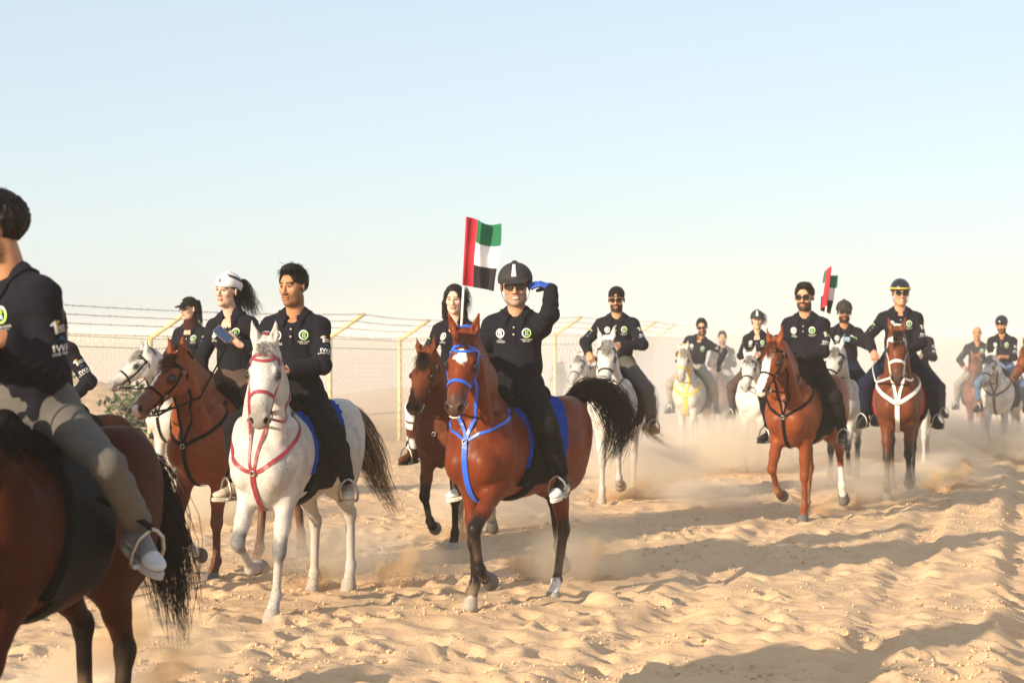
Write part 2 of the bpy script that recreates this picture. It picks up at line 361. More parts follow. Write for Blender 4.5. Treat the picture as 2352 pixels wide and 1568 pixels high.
# ------------------------------------------------------------------ horses
POSES = {  # per leg (right front, left front, right hind, left hind): angles from straight down, forward positive
    'trot_left_up':  ((-2, -2, 28), (48, -14, -58), (-52, -6, -5), (-26, 14, 32)),
    'trot_right_up': ((38, -38, -70), (-2, -2, 28), (-22, 16, 32), (-56, -14, -25)),
    'trot_apart':    ((-2, -2, 28), (48, -14, -58), (-60, -14, -25), (-20, 18, 34)),
    'walk_reach':    ((36, -48, -88), (16, 12, 34), (-40, 4, 20), (-50, -2, 20)),
    'walk':          ((12, 6, 30), (30, -34, -60), (-48, -4, 10), (-32, 10, 30)),
    'walk_back':     ((26, -36, -65), (4, 1, 30), (-34, 8, 30), (-52, -10, -10)),
    'stand':         ((3, 0, 30), (8, 2, 30), (-38, 5, 30), (-44, 2, 20)),
}
def horse(p):
    v = p['v']; a = R(p['a']); rz = math.atan2(-math.cos(a), -math.sin(a))
    poll = np.array(p.get('poll', (0.98, 0.0, 1.76)), float)
    hyaw, hpitch, hroll = p.get('head', (0, 52, 0))
    H = Space(np.array(Matrix.Rotation(R(hyaw), 3, 'Z') @ Matrix.Rotation(R(hpitch), 3, 'Y') @ Matrix.Rotation(R(hroll), 3, 'X')), poll)
    pose = POSES[p['pose']]
    g = Grid((-1.25, -0.42, -0.25), (1.75, 0.42, 2.1), v)
    # trunk
    g.cone((-0.38, 0, 1.10), (0.30, 0, 1.08), 0.29, 0.30, 0.86, 0.05)
    g.ell((-0.02, 0, 1.00), (0.45, 0.25, 0.25), 0.08)
    g.ell((0.48, 0, 1.08), (0.27, 0.200, 0.33), 0.08)
    g.cone((0.16, 0, 1.34), (0.44, 0, 1.33), 0.10, 0.14, 0.55, 0.12)
    for s in (-1, 1):
        g.ell((0.615, s * 0.098, 1.03), (0.135, 0.108, 0.150), 0.022)       # pectorals
        g.ell((0.46, s * 0.16, 1.14), (0.14, 0.085, 0.25), 0.06, rot=euler_np(0, 25))   # shoulder
        g.ell((-0.62, s * 0.11, 1.20), (0.30, 0.155, 0.25), 0.07, rot=euler_np(0, -12))  # croup
        g.ell((-0.56, s * 0.145, 1.02), (0.24, 0.125, 0.26), 0.07)          # thigh
    g.ell((-0.46, 0, 1.30), (0.26, 0.15, 0.13), 0.10)
    for s in (-1, 1):
        g.ell((0.36, s * 0.165, 1.01), (0.125, 0.055, 0.17), 0.016, rot=euler_np(0, -20))     # triceps
        g.ell((0.57, s * 0.160, 1.08), (0.075, 0.060, 0.115), 0.018, rot=euler_np(0, 20))     # point of the shoulder
        g.ell((-0.74, s * 0.110, 1.06), (0.105, 0.090, 0.25), 0.020, rot=euler_np(0, 8))      # hamstring
        g.ell((-0.52, s * 0.165, 1.03), (0.115, 0.085, 0.24), 0.020, rot=euler_np(0, -14))    # quadriceps
        g.ell((-0.38, s * 0.195, 0.95), (0.085, 0.050, 0.12), 0.030)                          # stifle
        g.ell((-0.60, s * 0.120, 1.32), (0.22, 0.110, 0.115), 0.030)                          # gluteal
    g.cone((0.79, 0, 1.14), (0.735, 0, 0.90), 0.016, 0.020, 1.0, 0.03, sub=True)
    # neck
    n0 = np.array((0.42, 0, 1.20)); n2 = H.w((-0.03, 0, -0.075)); n1 = n0 * 0.5 + n2 * 0.5 + np.array((-0.035, 0, 0.035))
    
    for s in (-1, 1): g.cone((0.60, s * 0.115, 1.10), H.w((0.02, s * 0.052, -0.115)), 0.075, 0.042, 0.9, 0.025)   # neck muscle that edges the jugular groove
    g.cone(n0, n1, 0.235, 0.158, 0.50, 0.07); g.cone(n1, n2, 0.165, 0.100, 0.64, 0.05)
    # head
    hc = dict(sp=H)
    g.cone((0.02, 0, -0.075), (0.21, 0, -0.080), 0.080, 0.092, 1.0, 0.04, **hc)
    g.cone((0.21, 0, -0.080), (0.42, 0, -0.062), 0.090, 0.058, 0.88, 0.03, **hc)
    g.cone((0.42, 0, -0.060), (0.505, 0, -0.066), 0.056, 0.052, 1.02, 0.03, **hc)
    g.cone((0.10, 0, -0.155), (0.38, 0, -0.112), 0.070, 0.036, 0.75, 0.04, **hc)
    g.ell((0.490, 0, -0.122), (0.050, 0.036, 0.026), 0.015, **hc); g.ell((0.535, 0, -0.080), (0.024, 0.044, 0.030), 0.02, **hc)
    for s in (-1, 1):
        g.ell((0.14, s * 0.058, -0.145), (0.095, 0.028, 0.080), 0.025, **hc)     # jowl
        g.ell((0.182, s * 0.086, -0.056), (0.045, 0.022, 0.034), 0.02, **hc); g.ell((0.168, s * 0.074, -0.022), (0.034, 0.018, 0.014), 0.015, **hc)     # orbit
        g.ell((0.30, s * 0.062, -0.080), (0.10, 0.012, 0.014), 0.03, **hc)       # facial crest
        g.ell((0.502, s * 0.042, -0.046), (0.042, 0.025, 0.036), 0.012, **hc)    # nostril flare
        g.ell((0.526, s * 0.050, -0.032), (0.024, 0.016, 0.019), 0.006, sub=True, **hc)
        up = H.local(H.t + np.array((0.12, 0, 1.0))); up /= np.linalg.norm(up); fw = H.local(H.t + H.R @ np.array((math.cos(R(hpitch)), 0, math.sin(R(hpitch)))))
        E0 = np.array((0.005, s * 0.052, -0.02)); ed = up * 0.97 + np.array((0, s * p.get('ear', 0.22), 0))
        E1 = E0 + ed * 0.08; E2 = E0 + ed * 0.185; fn = np.array((math.cos(R(hpitch)), 0, math.sin(R(hpitch))))
        g.cone(E0, E1, 0.030, 0.036, 0.85, 0.02, **hc); g.cone(E1, E2, 0.036, 0.006, 0.85, 0.01, **hc)
        c = E0 + ed * 0.105 + fn * 0.034 + np.array((0, s * 0.006, 0))
        g.ell(c, (0.028, 0.021, 0.062), 0.008, sp=H, rot=frame(np.cross(ed, (0, 1, 0)) * -1, ed), sub=True)
    if v < 0.014:
        g.ell((0.520, 0, -0.100), (0.055, 0.060, 0.006), 0.006, sub=True, **hc)
    # legs
    legs = []; dv = lambda d: np.array((math.sin(R(d)), 0, -math.cos(R(d))))
    for i, s in ((0, -1), (1, 1)):
        a1, a2, a3 = pose[i]; e = np.array((0.42 + 0.0016 * a1, s * 0.125, 0.895))
        kn = e + dv(a1) * 0.43 + np.array((0, -s * 0.012, 0)); ft = kn + dv(a2) * 0.29; co = ft + dv(a3) * 0.105
        g.cone((0.50, s * 0.14, 1.08), e, 0.125, 0.098, 0.9, 0.05); g.cone(e, e * 0.4 + kn * 0.6, 0.092, 0.058, 0.85, 0.05)
        g.cone(e * 0.4 + kn * 0.6, kn, 0.056, 0.046, 0.95, 0.03)
        g.ell(kn, (0.047, 0.045, 0.062), 0.02, rot=frame((math.cos(R((a1 + a2) / 2)), 0, math.sin(R((a1 + a2) / 2))), -dv((a1 + a2) / 2)))
        g.cone(kn, ft, 0.035, 0.030, 0.9, 0.025); bk = np.array((-math.cos(R(a2)), 0, -math.sin(R(a2)))) * 0.018
        g.cone(kn + bk + dv(a2) * 0.05, ft + bk, 0.019, 0.022, 0.8, 0.02)
        g.ell(ft + bk * 0.3, (0.043, 0.038, 0.045), 0.02); g.cone(ft, co, 0.033, 0.043, 1.0, 0.02)
        legs.append(dict(top=e, k=kn, f=ft, c=co, a=a3, front=True, s=s))
    for i, s in ((2, -1), (3, 1)):
        a1, a2, a3 = pose[i]; e = np.array((-0.44 + 0.0022 * (a1 + 38), s * 0.135, 0.90))
        kn = e + dv(a1) * 0.44 + np.array((0, -s * 0.015, 0)); ft = kn + dv(a2) * 0.38; co = ft + dv(a3) * 0.105
        g.cone((-0.52, s * 0.14, 1.06), e, 0.185, 0.135, 0.75, 0.06); g.cone(e, e * 0.45 + kn * 0.55, 0.128, 0.072, 0.72, 0.06)
        g.cone(e * 0.45 + kn * 0.55, kn, 0.066, 0.045, 0.85, 0.03)
        bk = np.array((-math.cos(R(a2)), 0, -math.sin(R(a2))))
        g.cone(e + np.array((-0.09, 0, -0.10)), kn + bk * 0.045 - dv(a2) * 0.02, 0.05, 0.020, 0.7, 0.03)   # achilles
        g.ell(kn + dv(a2) * 0.01, (0.052, 0.042, 0.062), 0.02); g.ell(kn + bk * 0.042 - dv(a2) * 0.015, (0.022, 0.022, 0.035), 0.02)
        g.cone(kn, ft, 0.040, 0.032, 0.9, 0.03); g.cone(kn + bk * 0.022 + dv(a2) * 0.06, ft + bk * 0.018, 0.022, 0.022, 0.8, 0.02)
        g.ell(ft + bk * 0.006, (0.044, 0.039, 0.046), 0.02); g.cone(ft, co, 0.034, 0.043, 1.0, 0.02)
        legs.append(dict(top=e, k=kn, f=ft, c=co, a=a3, front=False, s=s))
    V, Q = g.mesh()
    low = min(l['c'][2] for l in legs) - 0.078
    dz = p.get('dz', 0.0) - low * p['sc'] + p.get('hop', 0.0)
    gy = p['y']; loc = Vector((p['x'], gy, 0)); loc.z = dz
    root = thing('horse', p['label'], 'horse', loc, rz, p['sc'], 'horses ridden across the sand')
    # fine muscle relief
    # ---- colours
    base = np.array(p['coat']); c = np.tile(base, (len(V), 1)); hl = H.local(V)
    inhead = (hl[:, 0] > -0.02) & (hl[:, 0] < 0.62) & (np.abs(hl[:, 1]) < 0.15) & (hl[:, 2] > -0.26) & (hl[:, 2] < 0.25) & (V[:, 0] > 0.75)
    nz = vnoise3(V * 11); nf = vnoise3(V * 40)
    c *= (0.86 + 0.28 * vnoise3(V * 3.3))[:, None]
    pts = np.array(p.get('points', base * 0.25)); stock = p.get('stocking', 0.0)
    for i, l in enumerate(legs):
        d2, t2 = segd(V, l['k'], l['f']); d3, t3 = segd(V, l['f'], l['c'] + (l['c'] - l['f']) * 0.4); d1, t1 = segd(V, l['top'], l['k'])
        same = (V[:, 1] * l['s'] > -0.02) & ((V[:, 0] > 0) == l['front'])
        ok = same & ((d2 < 0.10) | (d3 < 0.10) | ((d1 < 0.10) & (t1 > 0.45)))
        up = np.where((d1 < d2) & (d1 < d3), t1, 1.0)
        w = np.where(ok, sstep(0.55 + stock, 0.95 + stock * 0.3, up + (nz - 0.5) * 0.15), 0) * p.get('pw', 1.0); c = mixc(c, pts, w)
        kneepatch = p.get('knee')
        if kneepatch is not None and l['front']:
            dk = np.linalg.norm(V - l['k'], axis=1); c = mixc(c, kneepatch, np.where(same, sstep(0.12, 0.05, dk + (nf - 0.5) * 0.05), 0) * 0.85)
        sk = p.get('socks', {}).get(i, 0)
        if sk:
            tt = np.where(d3 < d2, 1 + t3 * 0.4, t2); c = mixc(c, (0.72, 0.68, 0.60), np.where(same & ((d2 < 0.09) | (d3 < 0.09)), sstep(1.4 - sk, 1.48 - sk, tt + (nf - 0.5) * 0.12), 0))
        if i in p.get('dirty', ()):
            c = mixc(c, (0.45, 0.36, 0.27), np.where(same & (d2 < 0.1), 0.4, 0) * sstep(0.4, 0.7, nz))
    c = mixc(c, (0.42, 0.29, 0.17), sstep(0.62, 0.10, V[:, 2]) * sstep(0.30, 0.75, vnoise3(V * 9)) * 0.38)
    x, y, z = hl.T
    if p.get('grey'):
        dap = sstep(0.44, 0.62, vnoise3(V * 15)) * sstep(0.38, 0.62, vnoise3(V * 2.6 + 7)) * sstep(0.5, 0.8, V[:, 2]); c = mixc(c, (0.34, 0.33, 0.325), dap * 0.55 * (0.3 + 0.7 * ~inhead))
    mz = np.array(p.get('muzzle', base * 0.3)); c = mixc(c, mz, np.where(inhead, sstep(0.33, 0.49, x + (nz - 0.5) * 0.12), 0) * p.get('mzw', 0.85))
    if p.get('face') is not None: c = mixc(c, p['face'], np.where(inhead, sstep(0.1, 0.3, x), 0) * 0.6)
    mk = p.get('mark'); dorsal = inhead & (z > -0.075)
    if mk == 'star': w = np.where(dorsal, sstep(0.046, 0.034, np.hypot((x - 0.158) * 0.75, y * 1.0) + (nf - 0.5) * 0.035), 0); c = mixc(c, (0.85, 0.80, 0.72), w)
    if mk == 'blaze': w = np.where(dorsal & (x > 0.08), sstep(0.050, 0.040, np.abs(y) + (nf - 0.5) * 0.012 - 0.006 * (x > 0.4)), 0); c = mixc(c, (0.85, 0.80, 0.72), w)
    if mk == 'stripe':
        w = np.where(dorsal & (x > 0.10) & (x < 0.31), sstep(0.016, 0.010, np.abs(y - 0.006) + (nf - 0.5) * 0.012), 0); c = mixc(c, (0.85, 0.78, 0.70), w)
        w = np.where(inhead & (x > 0.47) & (z > -0.09), sstep(0.05, 0.03, np.hypot(x - 0.54, y)), 0); c = mixc(c, (0.75, 0.50, 0.42), w)
    if mk == 'small': w = np.where(dorsal, sstep(0.024, 0.016, np.hypot(x - 0.10, y) + (nf - 0.5) * 0.02), 0); c = mixc(c, (0.80, 0.74, 0.66), w)
    if mk in ('blaze',): c = mixc(c, (0.62, 0.42, 0.34), np.where(inhead & (z > -0.085), sstep(0.52, 0.545, x), 0) * 0.7)
    for s in (-1, 1):
        dn = np.linalg.norm((hl - np.array((0.524, s * 0.049, -0.034))) / np.array((1.35, 0.9, 1.1)), axis=1); c = mixc(c, (0.006, 0.004, 0.004), np.where(inhead, sstep(0.0225, 0.0155, dn), 0))
        de = np.linalg.norm((hl - np.array((0.194, s * 0.098, -0.044))) / np.array((1.3, 1, 0.9)), axis=1); c = mixc(c, np.minimum(base * 0.2, 0.08), np.where(inhead, sstep(0.05, 0.028, de), 0) * 0.9)
    c = mixc(c, np.minimum(base * 0.15, 0.05), np.where(inhead & (x > 0.44), sstep(0.010, 0.003, np.abs(z + 0.100)), 0) * 0.8)
    c = mixc(c, p.get('lip', base * 0.5), np.where(inhead & (x > 0.50) & (z < -0.085), 0.5, 0))
    hb_ = obj('body', V, Q, M['greycoat' if p.get('grey') else p.get('cm', 'coat')], root, c)
    def relief(P):
        trunk = sstep(0.80, 0.98, P[:, 2]) * np.where(inhead, 0.25, 1.0)
        return trunk * (0.012 * (ridge(P * np.array((5.2, 5.2, 3.2)) + 5, 1.0) + 0.45) + 0.003 * ridge(P * np.array((9, 9, 16)) + 2 * vnoise3(P * 3)[:, None], 1.0)) + 0.0022 * ridge(P * 13 + 3 * vnoise3(P * 5)[:, None], 1.0) * np.where(inhead, 1.0, 0.6)
    V = displace(hb_, relief)
    bvh = BVHTree.FromPolygons([tuple(q) for q in V.tolist()], [tuple(q) for q in Q.tolist()])
    # ---- eyes
    for s in (-1, 1):
        b = MB(); C = H.w((0.196, s * 0.098, -0.041)); n_ = 8
        P = []; F = []
        for i in range(7):
            for j in range(10):
                th = math.pi * i / 6; ph = 2 * math.pi * j / 10
                P.append(C + H.R @ np.array((0.028 * math.sin(th) * math.cos(ph), 0.020 * math.cos(th), 0.021 * math.sin(th) * math.sin(ph))))
        for i in range(6):
            for j in range(10): F.append((i * 10 + j, i * 10 + (j + 1) % 10, (i + 1) * 10 + (j + 1) % 10, (i + 1) * 10 + j))
        b.add(P, F); b.build('eye', M['eye'], root)
    if p.get('teeth'):
        b = MB(); ys_ = np.linspace(-0.034, 0.034, 12); P = [H.w((0.561 - 9 * y_ * y_, y_, -0.103)) for y_ in ys_]; b.ribbon(P, [H.R @ np.array((1.0, y_ * 14, -0.1)) for y_ in ys_], 0.020, 0.006); b.build('teeth', M['teeth'], root)
    # ---- hooves
    for i, l in enumerate(legs):
        stance = abs(l['c'][2] - low - 0.078) < 0.03
        ang = 0.0 if stance else (l['a'] - 30)
        Rm = np.array(Matrix.Rotation(R(-ang), 3, 'Y')); b = MB(); P = []; F = []; nseg = 14
        rings = ((0.014, 0.044, 0.0, 0.0), (0.0, 0.049, 0.006, 0.0), (-0.035, 0.055, 0.018, 0.0), (-0.076, 0.062, 0.036, 0.0), (-0.079, 0.054, 0.034, 0.0), (-0.070, 0.03, 0.02, 0))
        for zz, r, fx, _ in rings:
            for j in range(nseg):
                th = 2 * math.pi * j / nseg; q = np.array((math.cos(th) * r * (1.12 if math.cos(th) > 0 else 0.92) + fx, math.sin(th) * r, zz))
                P.append(l['c'] + Rm @ q)
        for q in range(len(rings) - 1):
            for j in range(nseg): F.append((q * nseg + j, (q + 1) * nseg + j, (q + 1) * nseg + (j + 1) % nseg, q * nseg + (j + 1) % nseg))
        F.append(tuple((len(rings) - 1) * nseg + j for j in range(nseg))[::-1]); b.add(P, F)
        b.build('hoof', M['hoof' if (i in p.get('lighthoof', ()) or p.get('grey')) else 'darkhoof'], root)
    # ---- mane, forelock, tail
    hr = np.random.RandomState(p.get('seed', 3)); ns = int(p.get('hair', 1.0) * 480); mc = np.array(p.get('mane', (0.012, 0.009, 0.008))); side = p.get('mside', -1)
    hw = max(0.0015, v * 0.13)
    paths = []
    for i in range(ns):
        t = hr.rand() ** 0.9; q = (n0 * 0.85 + np.array((0.03, 0, 0.17))) * (1 - t) + n2 * t; q2 = n1
        cpos = n0 * (1 - t) ** 2 + 2 * t * (1 - t) * (2 * n1 - 0.5 * (n0 + n2)) + n2 * t * t
        nd = (n2 - n0) / np.linalg.norm(n2 - n0); crest = np.array((-nd[2], 0, nd[0])); rad = 0.245 * (1 - t) + 0.105 * t
        L = hr.uniform(0.16, 0.34); pts_ = []
        for u in np.linspace(0, 1, 7):
            phi = u * L / rad * 0.9 + 0.02; rr = rad * 1.02 + 0.012 + 0.03 * hr.rand() * u + 0.02 * math.sin(min(phi, 1.5))
            wid = 0.56 * rr * math.sin(phi) if phi < math.pi / 2 else 0.56 * rr
            hgt = rr * math.cos(phi) if phi < math.pi / 2 else -(phi - math.pi / 2) * rad * 0.9
            pts_.append(cpos + crest * hgt + np.array((0, side * wid, 0)) + np.array((-0.05, 0, -0.03)) * u * u + hr.normal(0, 0.006, 3) * u)
        paths.append(pts_)
    strand_mesh('mane', paths, hw * 1.3, M['hairc'], root, mc * hr.uniform(0.6, 1.8, (len(paths), 1)))
    paths = []
    for i in range(int(ns * 0.35)):
        x0 = hr.uniform(-0.02, 0.05); y0 = hr.uniform(-0.045, 0.045); L = hr.uniform(0.10, 0.20) * p.get('fore', 1.0); pts_ = []; dy = hr.normal(0, 0.03) + 0.02
        for u in np.linspace(0, 1, 6): pts_.append(H.w((x0 + L * u, y0 + dy * u, 0.012 + 0.045 * math.sin(math.pi * min(1, u * 1.05)) ** 1 * hr.uniform(0.6, 1.3) - 0.004 * u)))
        paths.append(pts_)
    strand_mesh('forelock', paths, hw, M['hairc'], root, np.array(p.get('forec', mc)) * hr.uniform(0.6, 1.8, (len(paths), 1)))
    tp = np.array(p.get('tail', ((-0.84, 0, 1.30), (-0.98, 0, 1.28), (-1.06, 0, 1.0), (-1.06, 0, 0.7), (-1.04, 0, 0.42)))); nt_ = int(p.get('hair', 1.0) * 900)
    tw = p.get('tailw', 0.10); cpth = crom(tp, 40); paths = []; cols = []; tcol = np.array(p.get('tailc', mc)); tend = np.array(p.get('taile', tcol))
    clump = hr.normal(0, 1, (34, 3)).clip(-1.7, 1.7); cwv = hr.normal(0, 0.022, (34, 3)); cln = hr.uniform(0.75, 1.0, 34)
    for i in range(nt_):
        e = 0.55 + 0.45 * hr.rand() if i % 4 else 0.35 + 0.3 * hr.rand(); s0 = 0.28 * hr.rand() ** 1.5; ci = hr.randint(34); e *= cln[ci]; off = (clump[ci] * 0.66 + hr.normal(0, 1, 3).clip(-2, 2) * 0.24) * np.array((0.6, 1, 0.6)); wv = hr.normal(0, 0.006, (3,)) + cwv[ci]; pts_ = []; ph = hr.rand() * 6
        ss = np.linspace(s0, e, 11)
        for s_ in ss:
            q = cpth[min(39, int(s_ * 39))] * (1 - (s_ * 39 - int(s_ * 39))) + cpth[min(39, int(s_ * 39) + 1)] * (s_ * 39 - int(s_ * 39))
            sp = 0.022 + tw * min(1, (s_ / 0.45)) * (1.0 if s_ < 0.6 else 1 - 0.55 * (s_ - 0.6) / 0.4) * 0.55
            pts_.append(q + off * sp + wv * math.sin(ph + s_ * 7))
        paths.append(pts_); cols.append((tcol if hr.rand() > p.get('tailmix', 0) else tend) * hr.uniform(0.6, 1.7))
    strand_mesh('tail', paths, hw * 1.5, M['hairc'], root, np.array(cols))
    return dict(root=root, grid=g, bvh=bvh, H=H, p=p, legs=legs, n=(n0, n1, n2), loc=loc, rz=rz)

def hsurf(h, pt, off):
    q = h['bvh'].find_nearest(Vector(pt)); return (q[0] + q[1] * off, q[1])
def hring(h, x, ang, off=0.005, tilt=0.0):
    """point on the head surface at head distance x and angle (90 = front of the face)"""
    H = h['H']; d = np.array((0, math.cos(R(ang)), math.sin(R(ang)))); o = np.array((x + tilt * math.sin(R(ang)), 0, -0.085))
    st = H.w(o + d * (0.26 if x > 0.11 else 0.118)); q = h['bvh'].ray_cast(Vector(st), Vector(-(H.R @ d)), 0.3)
    if q[0] is None: return Vector(H.w(o + d * 0.07)), Vector(H.R @ d)
    return q[0] + q[1] * off, q[1]
def strap(h, name, mat, pts, w, parent, off=0.006, t=0.004, n=24, snap=True, closed=False):
    P = crom(np.array([list(q) for q in pts]), n); pos = []; nor = []
    for q in P:
        if snap: a, b = hsurf(h, q, off)
        else:
            a = Vector(q); b = h['bvh'].find_nearest(a)[1]
        pos.append(a); nor.append(b)
    A_ = np.array([list(q) for q in pos])
    for _ in range(4): A_[1:-1] = A_[1:-1] * 0.5 + (A_[:-2] + A_[2:]) * 0.25
    pos = []
    for q in A_:
        nn = h['bvh'].find_nearest(Vector(q)); dd = (Vector(q) - nn[0]).dot(nn[1]); pos.append(nn[0] + nn[1] * max(dd, off * 0.7))
    m = MB(); m.ribbon(pos, nor, w, t, closed); return m.build(name, mat, parent, False)
def ring_mesh(name, C, rad, nrm, r, mat, parent, n=16):
    n_ = Vector(nrm).normalized(); a = n_.orthogonal().normalized(); b = n_.cross(a); m = MB()
    m.tube([Vector(C) + (a * math.cos(2 * math.pi * i / n) + b * math.sin(2 * math.pi * i / n)) * rad for i in range(n)], r, 5, True); return m.build(name, mat, parent)
def bridle(h, mat, label, hands=(), mats=None, w=0.020, style='', reinmat=None, ringr=0.035, rein_pts=None):
    p = h['p']; root = thing('bridle', label, 'bridle', h['loc'], h['rz'], p['sc'], 'bridles on the horses'); far = p['v'] > 0.017
    bw = w * (1.25 if far else 1.0)
    def ringstrap(name, x, a0, a1, n=22, ww=bw, tilt=0.0, m=mat):
        P, N = zip(*[hring(h, x, a0 + (a1 - a0) * i / (n - 1), 0.006, tilt) for i in range(n)]); b = MB(); b.ribbon(P, N, ww, 0.004); return b.build(name, m, root, False)
    ringstrap('browband', 0.072, -8, 188, m=mats.get('brow', mat) if mats else mat)
    ringstrap('noseband', 0.335, -150, 330, 36, m=mats.get('nose', mat) if mats else mat)
    ringstrap('headpiece', -0.075, -10, 190, 20)
    ringstrap('throat_strap', 0.02, -20, -160, 16, bw * 0.8, -0.10)
    H = h['H']; bits = []
    for s in (-1, 1):
        A = 0 if s > 0 else 180; P = []; N = []
        for i in range(16):
            u = i / 15; ang = (8 - 40 * u); ang = ang if s > 0 else 180 - ang
            q = hring(h, 0.055 + 0.395 * u, ang, 0.008); P.append(q[0]); N.append(q[1])
        b = MB(); b.ribbon(P, N, bw, 0.004); b.build('cheekpiece', mat, root, False)
        C = P[-1] + N[-1] * 0.006 + Vector(H.R @ np.array((0.012, 0, -0.012))); ring_mesh('bit_ring', C, ringr, N[-1], 0.006 if not far else 0.009, M['steel'], root); bits.append(C)
        if p['v'] < 0.016:
            for x_, a_ in ((0.075, 2), (0.30, -24)):
                q = hring(h, x_, a_ if s > 0 else 180 - a_, 0.012); ring_mesh('buckle', q[0], 0.013, q[1], 0.003, M['steel'], root, 10)
    for s, C in zip((-1, 1), bits):
        tgt = hands[0 if s < 0 else 1] if hands else None
        if tgt is None: continue
        T = Vector(tgt); mid = (C + T) / 2 + Vector((0, s * 0.09, -0.13)); q1 = C * 0.75 + T * 0.25 + Vector((0, s * 0.09, -0.09))
        pts = [C, q1, mid, T * 0.8 + C * 0.2 + Vector((0, s * 0.07, -0.04)), T]; P = crom(np.array([list(q) for q in pts]), 20)
        out = []
        for q in P:
            q = Vector(q); nn = h['bvh'].find_nearest(q); dd = (q - nn[0]).dot(nn[1])
            if dd < 0.012 : q = nn[0] + nn[1] * 0.012
            out.append(q)
        b = MB(); b.ribbon(out, [Vector((0, s, 0.2))] * len(out), max(0.014, bw * 0.75), 0.003); b.build('rein', reinmat or mat, root, False)
    return root
def breastplate(h, mat, label, w=0.03, fork=True, ringm=None, collar=True, jz=1.06, nw=1.0):
    p = h['p']; root = thing('breastplate', label, 'breastplate', h['loc'], h['rz'], p['sc'], 'breastplates on the horses'); w = w * (1.2 if p['v'] > 0.017 else 1)
    n0, n1, n2 = h['n']
    jt = (0.78, 0.0, jz)
    for s in (-1, 1):
        strap(h, 'neck_strap', mat, [(0.28, s * 0.15, 1.42), (0.42, s * 0.19, 1.37), (0.55, s * 0.18, 1.20 + 0.5 * (jz - 1.0)), (0.69, s * 0.11, jz + 0.06), jt], w * nw, root)
    strap(h, 'chest_strap', mat, [jt, (0.78, 0, jz - 0.07), (0.77, 0, min(0.98, jz - 0.10)), (0.73, 0, 0.88), (0.62, 0, 0.80), (0.45, 0, 0.75)], w * 1.15, root, off=0.010)
    q = hsurf(h, jt, 0.018); ring_mesh('ring', q[0], 0.017, q[1], 0.005, M['steel'], root, 12)
    if fork:
        up = n1 * 0.55 + n2 * 0.45
        for s in (-1, 1):
            fr = np.array((0.17, s * 0.10, -0.10)); A = up + fr
            strap(h, 'fork_strap', mat, [jt, (0.80, s * 0.03, jz + 0.12), n0 * 0.3 + n1 * 0.7 + np.array((0.22, s * 0.06, -0.06)), A], w * 0.7, root)
    return root
